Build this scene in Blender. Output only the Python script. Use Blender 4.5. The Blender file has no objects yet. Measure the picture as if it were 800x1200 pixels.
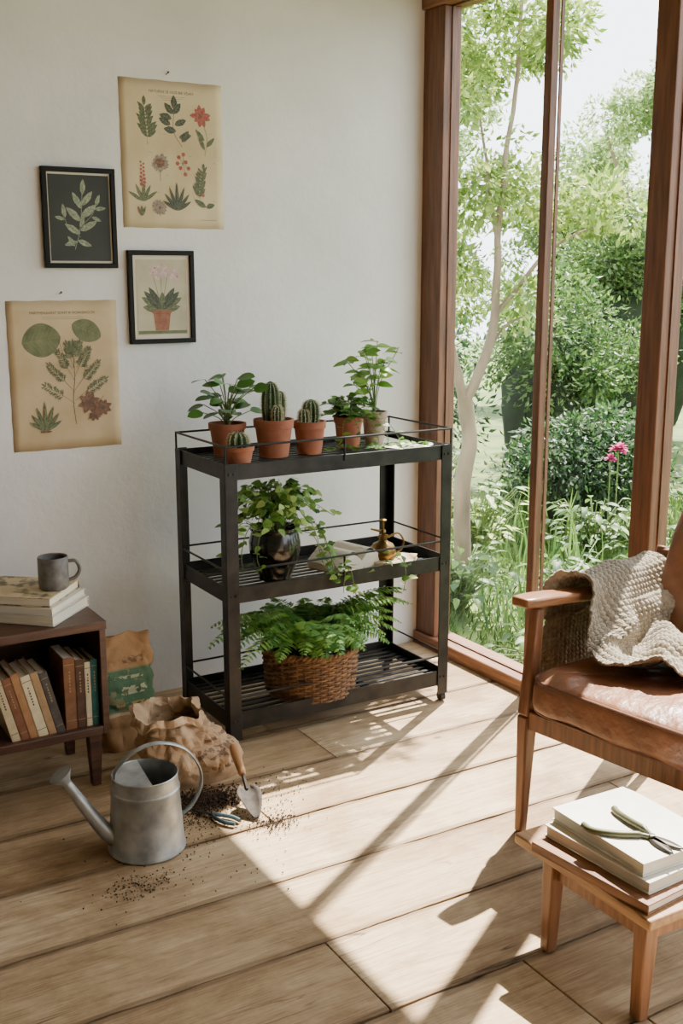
import bpy, math, random
from mathutils import Vector, Matrix, noise
random.seed(7)
PI=math.pi
V=Vector
U=random.uniform
sc=bpy.context.scene
# ---------------------------------------------------------------- materials
def _nt(name):
    m=bpy.data.materials.new(name); m.use_nodes=True
    nt=m.node_tree; nt.nodes.clear()
    out=nt.nodes.new('ShaderNodeOutputMaterial')
    return m,nt,out
def rgb(h):
    def l(c):
        c/=255.; return c/12.92 if c<=.04045 else ((c+.055)/1.055)**2.4
    return (l(h[0]),l(h[1]),l(h[2]),1)
def M(name,c1,c2=None,scale=6,rough=.6,metal=0,bump=0,bscale=40,stretch=(1,1,1),detail=4,coat=0,transl=0,tone=False,spec=.5,sheen=0,p=(.3,.7)):
    m,nt,out=_nt(name); N=nt.nodes; L=nt.links
    b=N.new('ShaderNodeBsdfPrincipled')
    b.inputs['Roughness'].default_value=rough; b.inputs['Metallic'].default_value=metal
    b.inputs['Coat Weight'].default_value=coat; b.inputs['Coat Roughness'].default_value=.15
    b.inputs['Specular IOR Level'].default_value=spec
    if sheen: b.inputs['Sheen Weight'].default_value=sheen
    c1=rgb(c1); c2=rgb(c2) if c2 else c1
    tc=N.new('ShaderNodeTexCoord'); mp=N.new('ShaderNodeMapping'); mp.inputs['Scale'].default_value=stretch
    L.new(tc.outputs['Object'],mp.inputs['Vector'])
    no=N.new('ShaderNodeTexNoise'); no.inputs['Scale'].default_value=scale; no.inputs['Detail'].default_value=detail
    L.new(mp.outputs['Vector'],no.inputs['Vector'])
    fac=no.outputs['Fac']
    cr=N.new('ShaderNodeValToRGB'); cr.color_ramp.elements[0].position=p[0]; cr.color_ramp.elements[1].position=p[1]
    cr.color_ramp.elements[0].color=c1; cr.color_ramp.elements[1].color=c2
    if tone:
        at=N.new('ShaderNodeAttribute'); at.attribute_name='tone'
        mx=N.new('ShaderNodeMath'); mx.operation='ADD'; L.new(at.outputs['Fac'],mx.inputs[0]); L.new(fac,mx.inputs[1])
        m2=N.new('ShaderNodeMath'); m2.operation='MULTIPLY'; m2.inputs[1].default_value=.5; L.new(mx.outputs[0],m2.inputs[0]); fac=m2.outputs[0]
    L.new(fac,cr.inputs['Fac']); L.new(cr.outputs['Color'],b.inputs['Base Color'])
    if bump:
        n2=N.new('ShaderNodeTexNoise'); n2.inputs['Scale'].default_value=bscale; n2.inputs['Detail'].default_value=5
        L.new(mp.outputs['Vector'],n2.inputs['Vector'])
        bp=N.new('ShaderNodeBump'); bp.inputs['Strength'].default_value=bump; bp.inputs['Distance'].default_value=.01
        L.new(n2.outputs['Fac'],bp.inputs['Height']); L.new(bp.outputs['Normal'],b.inputs['Normal'])
    if transl:
        tr=N.new('ShaderNodeBsdfTranslucent'); L.new(cr.outputs['Color'],tr.inputs['Color'])
        ms=N.new('ShaderNodeMixShader'); ms.inputs['Fac'].default_value=transl
        L.new(b.outputs[0],ms.inputs[1]); L.new(tr.outputs[0],ms.inputs[2]); L.new(ms.outputs[0],out.inputs['Surface'])
    else: L.new(b.outputs[0],out.inputs['Surface'])
    return m
def wood(name,c1,c2,axis='x',rough=.45,scale=6,bump=.15,coat=0):
    st={'x':(1,12,12),'y':(12,1,12),'z':(12,12,1)}[axis]
    return M(name,c1,c2,scale=scale,rough=rough,stretch=st,bump=bump,bscale=scale*3,coat=coat,detail=8)
# ---------------------------------------------------------------- mesh builder
class MB:
    def __init__(s): s.v=[];s.f=[];s.m=[];s.t=[];s.tone=.5
    def add(s,vs,fs,mi=0):
        o=len(s.v); s.v.extend([tuple(q) for q in vs])
        for f in fs: s.f.append([i+o for i in f]); s.m.append(mi); s.t.append(s.tone)
    def box(s,c,d,mi=0,R=None):
        c=V(c);hx,hy,hz=d[0]/2,d[1]/2,d[2]/2
        vs=[V((x,y,z)) for x in(-hx,hx) for y in(-hy,hy) for z in(-hz,hz)]
        if R: vs=[R@q for q in vs]
        s.add([q+c for q in vs],[(0,1,3,2),(4,6,7,5),(0,4,5,1),(2,3,7,6),(0,2,6,4),(1,5,7,3)],mi)
    def bx(s,x0,x1,y0,y1,z0,z1,mi=0): s.box(((x0+x1)/2,(y0+y1)/2,(z0+z1)/2),(x1-x0,y1-y0,z1-z0),mi)
    def beam(s,p0,p1,a,b,ref=(0,1,0),mi=0):
        p0=V(p0);p1=V(p1);d=(p1-p0).normalized();r=V(ref);sx=d.cross(r).normalized();sy=sx.cross(d).normalized()
        vs=[]
        for p,(w,h) in((p0,a),(p1,b)):
            for i,j in((-1,-1),(1,-1),(1,1),(-1,1)): vs.append(p+sx*(w/2*i)+sy*(h/2*j))
        s.add(vs,[(3,2,1,0),(4,5,6,7),(0,1,5,4),(1,2,6,5),(2,3,7,6),(3,0,4,7)],mi)
    def tube(s,pts,rad,n=8,mi=0,flat=1,closed=False,ref=None):
        pts=[V(p) for p in pts];k=len(pts)
        if not isinstance(rad,(list,tuple)): rad=[rad]*k
        vs=[];prev=None
        for i,p in enumerate(pts):
            if closed: d=pts[(i+1)%k]-pts[i-1]
            else: d=pts[min(i+1,k-1)]-pts[max(i-1,0)]
            if d.length<1e-9: d=V((0,0,1))
            d.normalize()
            if prev is None:
                a=V(ref) if ref else (V((0,0,1)) if abs(d.z)<.9 else V((1,0,0)))
            else: a=prev
            nn=(a-d*a.dot(d))
            if nn.length<1e-6: nn=d.orthogonal()
            nn.normalize(); prev=nn; bb=d.cross(nn)
            for j in range(n):
                an=2*PI*j/n+PI/n; vs.append(p+nn*(math.cos(an)*rad[i]*flat)+bb*(math.sin(an)*rad[i]))
        fs=[]
        for i in range(k if closed else k-1):
            for j in range(n):
                a=i*n+j;b=i*n+(j+1)%n;c=((i+1)%k)*n+(j+1)%n;d=((i+1)%k)*n+j
                fs.append((a,b,c,d))
        if not closed:
            fs.append(tuple(range(n))[::-1]); fs.append(tuple((k-1)*n+j for j in range(n)))
        s.add(vs,fs,mi)
    def lathe(s,prof,n=32,c=(0,0,0),mi=0,mod=None,cap=True):
        vs=[];k=len(prof)
        for i,(r,z) in enumerate(prof):
            for j in range(n):
                a=2*PI*j/n; rr=r*(mod(a,z) if mod else 1)
                vs.append((c[0]+rr*math.cos(a),c[1]+rr*math.sin(a),c[2]+z))
        fs=[(i*n+j,i*n+(j+1)%n,(i+1)*n+(j+1)%n,(i+1)*n+j) for i in range(k-1) for j in range(n)]
        if cap:
            fs.append(tuple(range(n))[::-1]); fs.append(tuple((k-1)*n+j for j in range(n)))
        s.add(vs,fs,mi)
    def leaf(s,p,d,up=(0,0,1),L=.05,W=.03,droop=.3,seg=4,fold=.2,k=.8,mi=0,e=.8):
        p=V(p);d=V(d).normalized();up=V(up)
        sx=d.cross(up)
        if sx.length<1e-4: sx=d.orthogonal()
        sx.normalize();n=sx.cross(d).normalized();vs=[]
        for i in range(seg+1):
            t=i/seg; w=max(.0004,W/2*max(0,math.sin(PI*t**k))**e); c=p+d*(L*t)-n*(droop*L*t*t)
            vs+= [c+sx*w+n*fold*w,c,c-sx*w+n*fold*w]
        fs=[]
        for i in range(seg):
            a=i*3; fs+= [(a,a+1,a+4,a+3),(a+1,a+2,a+5,a+4)]
        s.tone=random.random(); s.add(vs,fs,mi); s.tone=.5
    def quickleaf(s,p,d,n,L,W,mi=0):
        sx=d.cross(n).normalized()*(W/2); m=p+d*(L*.45)-n*(.12*L)
        s.v.extend([tuple(p),tuple(m+sx),tuple(p+d*L),tuple(m-sx)]); o=len(s.v)-4; t=random.random()
        s.f.append([o,o+1,o+2]);s.f.append([o,o+2,o+3]);s.m+= [mi,mi];s.t+= [t,t]
    def sell(s,c,a,e=.3,nu=40,nv=24,mi=0,R=None,fn=None):
        def g(w,m): return math.copysign(abs(w)**m,w)
        vs=[]
        for i in range(nv+1):
            ph=-PI/2+PI*i/nv
            for j in range(nu):
                th=2*PI*j/nu
                q=V((a[0]*g(math.cos(ph),e)*g(math.cos(th),e),a[1]*g(math.cos(ph),e)*g(math.sin(th),e),a[2]*g(math.sin(ph),e if e>.5 else e*1.6)))
                if fn:q=fn(q)
                if R:q=R@q
                vs.append(q+V(c))
        fs=[(i*nu+j,i*nu+(j+1)%nu,(i+1)*nu+(j+1)%nu,(i+1)*nu+j) for i in range(nv) for j in range(nu)]
        s.add(vs,fs,mi)
    def obj(s,name,mats,loc=(0,0,0),parent=None,bevel=0,angle=40,rot=0,solid=0,smooth=True):
        me=bpy.data.meshes.new(name); me.from_pydata(s.v,[],s.f)
        if not isinstance(mats,(list,tuple)): mats=[mats]
        for m in mats: me.materials.append(m)
        me.polygons.foreach_set('material_index',s.m)
        at=me.attributes.new('tone','FLOAT','FACE'); at.data.foreach_set('value',s.t)
        if smooth:
            me.polygons.foreach_set('use_smooth',[True]*len(s.f))
            me.set_sharp_from_angle(angle=math.radians(angle))
        me.update()
        o=bpy.data.objects.new(name,me); sc.collection.objects.link(o)
        o.location=loc; o.rotation_euler=(0,0,rot)
        if parent: o.parent=parent
        if bevel:
            b=o.modifiers.new('b','BEVEL'); b.width=bevel; b.segments=2; b.limit_method='ANGLE'; b.angle_limit=math.radians(40)
        if solid:
            b=o.modifiers.new('s','SOLIDIFY'); b.thickness=solid; b.offset=0
        return o
def thing(name,label,cat,loc=(0,0,0),rot=0,group=None,tilt=None):
    e=bpy.data.objects.new(name,None); e.empty_display_size=.05; sc.collection.objects.link(e)
    e.location=loc; e.rotation_euler=tilt if tilt else (0,0,rot); meta(e,label,cat,group); return e
def meta(o,label,cat,group=None):
    o['label']=label;o['category']=cat
    if group:o['group']=group
    return o
def struct(o): o['kind']='structure'; return o
def cr(pts,n=8):
    pts=[V(p) for p in pts]; P=[pts[0]*2-pts[1]]+pts+[pts[-1]*2-pts[-2]]; out=[]
    for i in range(1,len(P)-2):
        for j in range(n):
            t=j/n;a,b,c,d=P[i-1],P[i],P[i+1],P[i+2]
            out.append(.5*((2*b)+(c-a)*t+(2*a-5*b+4*c-d)*t*t+(3*b-a-3*c+d)*t**3))
    out.append(pts[-1]); return out
# ---------------------------------------------------------------- camera
YAW=math.radians(30.6); TH=math.atan(275/1300)
cam=bpy.data.cameras.new('camera'); co=bpy.data.objects.new('camera',cam); sc.collection.objects.link(co)
cam.sensor_fit='VERTICAL'; cam.sensor_height=36; cam.lens=39; cam.clip_start=.05
co.location=(0,0,1.5); co.rotation_euler=(PI/2-TH,0,-YAW); sc.camera=co
# ---------------------------------------------------------------- light
w=bpy.data.worlds.new('World'); sc.world=w; w.use_nodes=True
bg=w.node_tree.nodes['Background']; bg.inputs[0].default_value=(.88,.94,1,1); bg.inputs[1].default_value=6.0
sd=V((.490,.298,.819)).normalized()
sl=bpy.data.lights.new('sun','SUN'); sl.energy=32; sl.angle=math.radians(.6); sl.color=(1,.92,.81)
so=bpy.data.objects.new('sun',sl); sc.collection.objects.link(so); so.rotation_euler=sd.to_track_quat('Z','Y').to_euler(); so.location=(6,4,8)
# ---------------------------------------------------------------- room materials
def wallmat(name,ca,cb):
    m,nt,out=_nt(name); N=nt.nodes;L=nt.links
    b=N.new('ShaderNodeBsdfPrincipled'); b.inputs['Roughness'].default_value=.85
    tc=N.new('ShaderNodeTexCoord')
    n=N.new('ShaderNodeTexNoise'); n.inputs['Scale'].default_value=2.2; n.inputs['Detail'].default_value=8; L.new(tc.outputs['Object'],n.inputs['Vector'])
    c=N.new('ShaderNodeValToRGB'); c.color_ramp.elements[0].color=rgb(ca); c.color_ramp.elements[1].color=rgb(cb); c.color_ramp.elements[0].position=.3;c.color_ramp.elements[1].position=.65
    L.new(n.outputs['Fac'],c.inputs['Fac']); L.new(c.outputs['Color'],b.inputs['Base Color'])
    n2=N.new('ShaderNodeTexNoise'); n2.inputs['Scale'].default_value=6; n2.inputs['Detail'].default_value=10; n2.inputs['Roughness'].default_value=.6; L.new(tc.outputs['Object'],n2.inputs['Vector'])
    bp=N.new('ShaderNodeBump'); bp.inputs['Strength'].default_value=.3; bp.inputs['Distance'].default_value=.02; L.new(n2.outputs['Fac'],bp.inputs['Height']); L.new(bp.outputs['Normal'],b.inputs['Normal'])
    L.new(b.outputs[0],out.inputs['Surface']); return m
def floormat():
    m,nt,out=_nt('floorboards'); N=nt.nodes;L=nt.links
    b=N.new('ShaderNodeBsdfPrincipled'); b.inputs['Roughness'].default_value=.65; b.inputs['Specular IOR Level'].default_value=.3
    tc=N.new('ShaderNodeTexCoord'); at=N.new('ShaderNodeAttribute'); at.attribute_name='tone'
    ml=N.new('ShaderNodeMath'); ml.operation='MULTIPLY'; ml.inputs[1].default_value=37; L.new(at.outputs['Fac'],ml.inputs[0])
    cx=N.new('ShaderNodeCombineXYZ'); L.new(ml.outputs[0],cx.inputs[0]); L.new(ml.outputs[0],cx.inputs[1])
    ad=N.new('ShaderNodeVectorMath'); L.new(tc.outputs['Object'],ad.inputs[0]); L.new(cx.outputs[0],ad.inputs[1])
    def nz(st,s,d,dist=0,r=.55,src=None):
        mp=N.new('ShaderNodeMapping'); mp.inputs['Scale'].default_value=st; L.new(src or ad.outputs[0],mp.inputs['Vector'])
        n=N.new('ShaderNodeTexNoise'); n.inputs['Scale'].default_value=s;n.inputs['Detail'].default_value=d;n.inputs['Distortion'].default_value=dist;n.inputs['Roughness'].default_value=r
        L.new(mp.outputs[0],n.inputs['Vector']); return n.outputs['Fac']
    g=nz((.8,10,1),3.0,10,1.6,.66); fine=nz((2.5,60,1),4,6); big=nz((1,1.3,1),2.2,8,.5,.7); ck=nz((.35,5,1),2.0,3,.4,.5); cm=nz((1,1,1),1.3,2)
    dirt=nz((1,1,1),1.1,10,.3,.7,tc.outputs['Object'])
    def ramp(f,ps):
        c=N.new('ShaderNodeValToRGB'); e=c.color_ramp.elements
        e[0].position,e[0].color=ps[0]; e[1].position,e[1].color=ps[-1]
        for p,cc in ps[1:-1]: x=e.new(p); x.color=cc
        L.new(f,c.inputs['Fac']); return c.outputs['Color']
    def mix(a,b_,f,t='MULTIPLY'):
        x=N.new('ShaderNodeMix'); x.data_type='RGBA'; x.blend_type=t
        if isinstance(f,float): x.inputs[0].default_value=f
        else: L.new(f,x.inputs[0])
        L.new(a,x.inputs[6]); L.new(b_,x.inputs[7]); return x.outputs[2]
    W1=rgb((255,255,255))
    base=ramp(g,[(.25,rgb((166,142,113))),(.42,rgb((194,171,140))),(.58,rgb((209,188,158))),(.75,rgb((220,203,176)))])
    tn=ramp(at.outputs['Fac'],[(0,rgb((224,212,196))),(1,rgb((255,252,246)))])
    c=mix(base,tn,1.0)
    fn=ramp(fine,[(.3,rgb((204,193,176))),(.55,W1)]); c=mix(c,fn,.7)
    bgc=ramp(big,[(.34,rgb((184,166,142))),(.54,W1)]); c=mix(c,bgc,.7)
    dc=ramp(dirt,[(.36,rgb((184,167,146))),(.52,W1)]); c=mix(c,dc,.75)
    ckr=ramp(ck,[(.4945,W1),(.4985,rgb((84,62,44))),(.5015,rgb((84,62,44))),(.5055,W1)]); cmr=ramp(cm,[(.53,(0,0,0,1)),(.60,(.8,.8,.8,1))])
    sep=N.new('ShaderNodeRGBToBW'); L.new(cmr,sep.inputs[0]); c=mix(c,ckr,sep.outputs[0])
    vo=N.new('ShaderNodeTexVoronoi'); vo.inputs['Scale'].default_value=1.9; mp=N.new('ShaderNodeMapping'); mp.inputs['Scale'].default_value=(1,1.8,1); L.new(ad.outputs[0],mp.inputs['Vector']); L.new(mp.outputs[0],vo.inputs['Vector'])
    kn=ramp(vo.outputs['Distance'],[(.014,rgb((92,66,46))),(.045,W1)]); c=mix(c,kn,.75)
    sp=N.new('ShaderNodeSeparateXYZ'); L.new(tc.outputs['Object'],sp.inputs[0])
    pg=N.new('ShaderNodeMath'); pg.operation='SUBTRACT'; pg.inputs[1].default_value=2.285; L.new(sp.outputs[1],pg.inputs[0])
    pp_=N.new('ShaderNodeMath'); pp_.operation='PINGPONG'; pp_.inputs[1].default_value=.1425; L.new(pg.outputs[0],pp_.inputs[0])
    dv=N.new('ShaderNodeMath'); dv.operation='MULTIPLY'; dv.inputs[1].default_value=14; L.new(pp_.outputs[0],dv.inputs[0])
    nn=N.new('ShaderNodeMath'); nn.operation='MULTIPLY'; nn.inputs[1].default_value=.36; L.new(big,nn.inputs[0])
    sb=N.new('ShaderNodeMath'); sb.operation='SUBTRACT'; L.new(dv.outputs[0],sb.inputs[0]); L.new(nn.outputs[0],sb.inputs[1])
    gr_=ramp(sb.outputs[0],[(.0,rgb((128,106,84))),(.10,W1)]); c=mix(c,gr_,.5)
    L.new(c,b.inputs['Base Color'])
    bp=N.new('ShaderNodeBump'); bp.inputs['Strength'].default_value=.5; bp.inputs['Distance'].default_value=.006
    L.new(g,bp.inputs['Height']); L.new(bp.outputs['Normal'],b.inputs['Normal'])
    L.new(b.outputs[0],out.inputs['Surface']); return m
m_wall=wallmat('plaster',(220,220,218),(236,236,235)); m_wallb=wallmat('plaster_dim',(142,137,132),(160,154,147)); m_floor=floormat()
m_dark=M('subfloor_dark',(26,19,14))
m_frame=wood('window_timber',(84,52,34),(126,82,56),'z',.5)
m_frame_y=wood('sill_timber',(104,68,46),(150,104,72),'y',.5)
m_ceil=wood('ceiling_boards',(150,126,100),(176,150,122),'x',.7)
def glassmat():
    m,nt,out=_nt('pane_glass'); N=nt.nodes;L=nt.links
    t=N.new('ShaderNodeBsdfTransparent'); t.inputs[0].default_value=(.97,.985,.975,1)
    g=N.new('ShaderNodeBsdfGlossy'); g.inputs['Roughness'].default_value=.02
    x=N.new('ShaderNodeMixShader'); x.inputs[0].default_value=.04; L.new(t.outputs[0],x.inputs[1]); L.new(g.outputs[0],x.inputs[2]); L.new(x.outputs[0],out.inputs['Surface']); return m
m_glass=glassmat()
# ---------------------------------------------------------------- room shell
X0,X1,Y0,Y1,H=-1.6,2.545,-1.4,3.69,2.6
b=MB(); y=2.285-.285*13
def plank(b,xa,xb,ya,yb):
    n=max(2,int((xb-xa)/.05)); vs=[]; zt=-U(0,.002); sd_=U(0,50)
    for i in range(n+1):
        x=xa+(xb-xa)*i/n
        for yy,s_ in((ya,0),(yb,9)):
            j=.0036*noise.noise(V((x*3,sd_+s_,0)))+.0046*noise.noise(V((x*14,sd_+s_,3)))
            vs+= [(x,yy+j,zt),(x,yy+j,-.03)]
    fs=[(0,1,3,2),(n*4,n*4+2,n*4+3,n*4+1)]
    for i in range(n):
        a=i*4; fs+= [(a,a+2,a+6,a+4),(a,a+4,a+5,a+1),(a+2,a+3,a+7,a+6)]
    b.add(vs,fs)
while y<Y1:
    y1=min(y+.285,Y1+.0); ya=max(y,Y0)
    if y1>Y0:
        x=X0-U(0,2.5)
        if y<1.9<y1: x=1.137-3.2
        while x<X1+.1:
            x1=x+(3.2 if y<1.9<y1 else U(3.4,4.6))
            xa,xb=max(x,X0),min(x1,X1+.0)
            if xb-xa>.02:
                b.tone=random.random(); plank(b,xa+.002,xb-.002,ya+.0032,y1-.0032)
            x=x1
    y+=.285
b.tone=.5; b.bx(X0,X1,Y0,Y1,-.06,-.022,1)
struct(b.obj('floor',[m_floor,m_dark],bevel=.0015,angle=30))
b=MB(); b.bx(X0-.15,X1+.10,Y1,Y1+.15,-.06,H+.1); struct(b.obj('wall_back',m_wall))
b=MB(); b.bx(X0-.15,X0,Y0,Y1,-.06,H+.1); struct(b.obj('wall_left',m_wallb))
b=MB(); b.bx(X0-.15,X1+.10,Y0-.15,Y0,-.06,H+.1); struct(b.obj('wall_front',m_wallb))
b=MB(); b.bx(X0,X1,Y0,Y1,H,H+.12); struct(b.obj('ceiling',m_ceil))
ZW=2.48
def post(i,y0,y1,x0,x1):
    q=MB(); q.bx(x0,x1,y0,y1,.05,ZW); o=q.obj('trim_%d'%i,m_frame,bevel=.004); return struct(o)
PW=[(3.56,3.69,.08),(2.96,2.995,.032),(2.417,2.503,.08),(1.80,1.835,.032),(1.17,1.256,.08),(.56,.595,.032),(-.06,.026,.08),(-.68,-.645,.032),(-1.4,-1.3,.08)]
for i,(a,c,d) in enumerate(PW): post(i+1,a,c,X1,X1+d)
b=MB(); b.bx(X1-.015,X1+.11,Y0,Y1,-.06,.05); struct(b.obj('trim_10',m_frame_y,bevel=.006))
b=MB(); b.bx(X1-.015,X1+.11,Y0,Y1,ZW,2.72); struct(b.obj('trim_11',m_frame_y,bevel=.006))
for i in range(len(PW)-1):
    c=PW[i][0]; a=PW[i+1][1]
    q=MB(); t=.006; xa,xb=X1+.034,X1+.046
    q.bx(xa,xb,a,a+t,.05,ZW);q.bx(xa,xb,c-t,c,.05,ZW);q.bx(xa,xb,a,c,.05,.05+t);q.bx(xa,xb,a,c,ZW-t,ZW)
    o=struct(q.obj('window_%d'%(i+1),m_frame))
    g=MB(); xm=X1+.04; g.add([(xm,a+t,.056),(xm,c-t,.056),(xm,c-t,ZW-.006),(xm,a+t,ZW-.006)],[(0,1,2,3)]); g.obj('glass',m_glass,parent=o)
# ---------------------------------------------------------------- cart
m_iron=M('blackened_steel',(26,26,28),(50,49,48),scale=14,rough=.42,metal=.6,bump=.08,bscale=60)
m_rod=M('black_rod',(26,26,27),(42,41,40),rough=.38,metal=.6)
m_rub=M('rubber',(25,24,23),rough=.7)
CX,CY=1.40,3.07; CW,CD=.86,.40
cart=thing('metal_plant_cart','black steel three-tier plant cart with slatted shelves and guard rails','cart',(CX,CY,0))
for ix in(0,1):
    for iy in(0,1):
        q=MB(); sx=1 if ix==0 else -1; sy=1 if iy==0 else -1; x=ix*CW;yy=iy*CD; wd=.042;t=.005
        q.bx(min(x,x+sx*wd),max(x,x+sx*wd),min(yy,yy+sy*t),max(yy,yy+sy*t),.03,.938)
        q.bx(min(x,x+sx*t),max(x,x+sx*t),min(yy+sy*t,yy+sy*wd),max(yy+sy*t,yy+sy*wd),.03,.938)
        for z in(.905,.515,.095):
            for dx in(.014,.03):
                q.tube([(x+sx*dx,yy-sy*.003,z),(x+sx*dx,yy+sy*.001,z)],.005,8)
        q.obj('leg',m_iron,parent=cart,bevel=.0012)
        c=MB(); c.tube([(x+sx*.016-.009,yy+sy*.016,.016),(x+sx*.016+.009,yy+sy*.016,.016)],.016,16); c.tube([(x+sx*.016,yy+sy*.016,.02),(x+sx*.016,yy+sy*.016,.045)],.007,8); c.obj('caster',m_rub,parent=cart)
def tier(z0,z1,zs):
    q=MB();t=.005;g=.006
    q.bx(g,CW-g,g,g+t,z0,z1);q.bx(g,CW-g,CD-g-t,CD-g,z0,z1);q.bx(g,g+t,g+t,CD-g-t,z0,z1);q.bx(CW-g-t,CW-g,g+t,CD-g-t,z0,z1)
    q.bx(g,CW-g,g+t,g+.022,z0,z0+.004);q.bx(g,CW-g,CD-g-.022,CD-g-t,z0,z0+.004)
    for k in range(11):
        yy=.022+(CD-.044)*k/10; q.bx(g+t,CW-g-t,yy-.0075,yy+.0075,zs-.005,zs)
    for k in range(4):
        xx=.02+(CW-.04)*k/3; q.bx(xx-.012,xx+.012,g+t,CD-g-t,zs-.016,zs-.0055)
    o=q.obj('shelf',m_iron,parent=cart,bevel=.001)
    r=MB();zr=z1+.056;a=.004;e=.0036
    r.tube([(a,a,zr),(CW-a,a,zr),(CW-a,CD-a,zr),(a,CD-a,zr)],e,8,closed=False); r.tube([(a,CD-a,zr),(a,a,zr)],e,8)
    for (x,yy) in [(a,a),(CW-a,a),(CW-a,CD-a),(a,CD-a),(CW/2,a),(CW/2,CD-a)]: r.tube([(x,yy,z1-.02),(x,yy,zr+.003)],e,8)
    r.obj('guard_rail',m_rod,parent=o)
tier(.885,.935,.915); tier(.488,.540,.507); tier(.062,.118,.092)
# ---------------------------------------------------------------- pots & plants
m_terra=M('terracotta',(132,76,54),(172,112,84),scale=11,rough=.88,bump=.15,bscale=60,detail=8)
m_terra2=M('weathered_terracotta',(120,94,78),(166,154,140),scale=16,rough=.9,bump=.2,detail=8)
m_soil=M('potting_soil',(28,20,14),(60,45,33),scale=60,rough=1,bump=.8,bscale=120)
m_leaf=M('leaf_green',(48,90,30),(108,150,58),scale=12,rough=.38,transl=.3,tone=True)
m_leafd=M('leaf_deep_green',(32,78,28),(78,130,50),scale=12,rough=.3,transl=.22,tone=True)
m_leafl=M('leaf_light_green',(104,148,60),(170,196,110),scale=12,rough=.4,transl=.35,tone=True)
m_stem=M('plant_stem',(84,112,50),(110,120,64),rough=.6)
m_cact=M('cactus_skin',(34,60,36),(62,92,54),scale=20,rough=.6,bump=.1)
m_spine=M('cactus_spine',(216,206,172),rough=.6)
def pot(parent,r,h,mat,rim=.02):
    q=MB(); rb=r*.72
    q.lathe([(rb*.3,0),(rb,0),(rb*1.01,.003),(r*.92,h-rim),(r*.925,h-rim),(r,h-rim+.001),(r*1.01,h-.002),(r,h),(r*.9,h),(r*.88,h-.012),(r*.84,h-.03)],32)
    q.obj('pot',mat,parent=parent)
    s=MB(); n=28
    s.lathe([(r*.86,h-.020),(r*.6,h-.014),(r*.25,h-.011),(.001,h-.010)],n,mod=lambda a,z:1+.02*math.sin(a*7)); s.obj('soil',m_soil,parent=parent)
def cactus_mb(h,r,ribs,base=(0,0,0),tilt=(0,0)):
    b=MB(); n=ribs*8; prof=[]
    for i in range(23):
        t=i/22; rr=r*(.82+.22*math.sin(PI*min(1,t*1.1)))*(1 if t<.75 else math.sqrt(max(.002,1-((t-.75)/.25)**2))); prof.append((max(rr,.0008),t*h))
    vs=[];
    for (rr,z) in prof:
        for j in range(n):
            a=2*PI*j/n; m=1+.14*math.cos(ribs*a); vs.append((base[0]+rr*m*math.cos(a)+tilt[0]*z,base[1]+rr*m*math.sin(a)+tilt[1]*z,base[2]+z))
    k=len(prof); b.add(vs,[(i*n+j,i*n+(j+1)%n,(i+1)*n+(j+1)%n,(i+1)*n+j) for i in range(k-1) for j in range(n)])
    sp=MB()
    for i in range(1,k-1):
        for j in range(ribs):
            a=2*PI*j/ribs; rr=prof[i][0]*1.13; p=V((base[0]+rr*math.cos(a)+tilt[0]*prof[i][1],base[1]+rr*math.sin(a)+tilt[1]*prof[i][1],base[2]+prof[i][1]))
            for q in range(3):
                d=V((math.cos(a)+U(-.6,.6),math.sin(a)+U(-.6,.6),U(-.5,.6))).normalized(); sp.tube([p,p+d*.008],[.0006,.0002],3)
    return b,sp
ZT=.916
def upv(): return (U(-.7,.5),U(-1.1,.1),1)
def potted(name,label,x,y,z,r,h,mat,rim=.02,group='potted plants on the top shelf of the cart'):
    e=thing(name,label,'potted plant',(x,y,z),group=group); pot(e,r,h,mat,rim); return e
e=potted('potted_rubber_plant','round glossy-leaved plant in a terracotta pot on the black cart',1.545,3.36,ZT,.063,.11,m_terra)
st=MB();lf=MB()
for i in range(34):
    a=2*PI*i/34*2.4+U(-.2,.2); rr=U(.02,.105)*(1 if i>5 else .3); zz=.11+U(.035,.165)-(rr*.25)
    tip=V((rr*math.cos(a),rr*math.sin(a),zz)); pts=cr([(U(-.01,.01),U(-.01,.01),.095),(tip.x*.35,tip.y*.35,.095+(zz-.095)*.6),tip],5); st.tube(pts,.0018,5)
    d=V((math.cos(a),math.sin(a),U(-.2,.5))); lf.leaf(tip,d,upv(),U(.050,.066),U(.038,.048),.2,6,.10,k=.9,e=.6)
st.obj('stem',m_stem,parent=e); lf.obj('leaves',m_leafd,parent=e)
e=potted('potted_cactus','tall ribbed columnar cactus in a terracotta pot on the cart',1.672,3.27,ZT,.067,.125,m_terra,.028)
for h,r,rb_,bs_,tl in((.140,.026,12,(-.010,0,.11),(0,0)),(.105,.016,10,(.028,.012,.11),(.05,0)),(.065,.014,10,(-.004,-.034,.11),(0,-.05))):
    b,s=cactus_mb(h,r,rb_,bs_,tl); o=b.obj('cactus_column',m_cact,parent=e); s.obj('spines',m_spine,parent=o)
e=potted('potted_cactus','small round cactus in a small terracotta pot at the cart edge',1.478,3.135,ZT,.050,.066,m_terra,.014)
b,s=cactus_mb(.058,.028,11,(0,0,.052)); o=b.obj('cactus_column',m_cact,parent=e); s.obj('spines',m_spine,parent=o)
e=potted('potted_cactus','short clustered cactus in a terracotta pot on the cart',1.805,3.265,ZT,.056,.11,m_terra,.024)
for h,r,rb_,bs_ in((.085,.025,12,(.006,0,.098)),(.055,.016,10,(-.026,-.01,.098))):
    b,s=cactus_mb(h,r,rb_,bs_); o=b.obj('cactus_column',m_cact,parent=e); s.obj('spines',m_spine,parent=o)
e=potted('potted_succulent','bushy small-leaved plant trailing from a terracotta pot on the cart',1.985,3.31,ZT,.052,.11,m_terra,.022)
st=MB();lf=MB()
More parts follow.
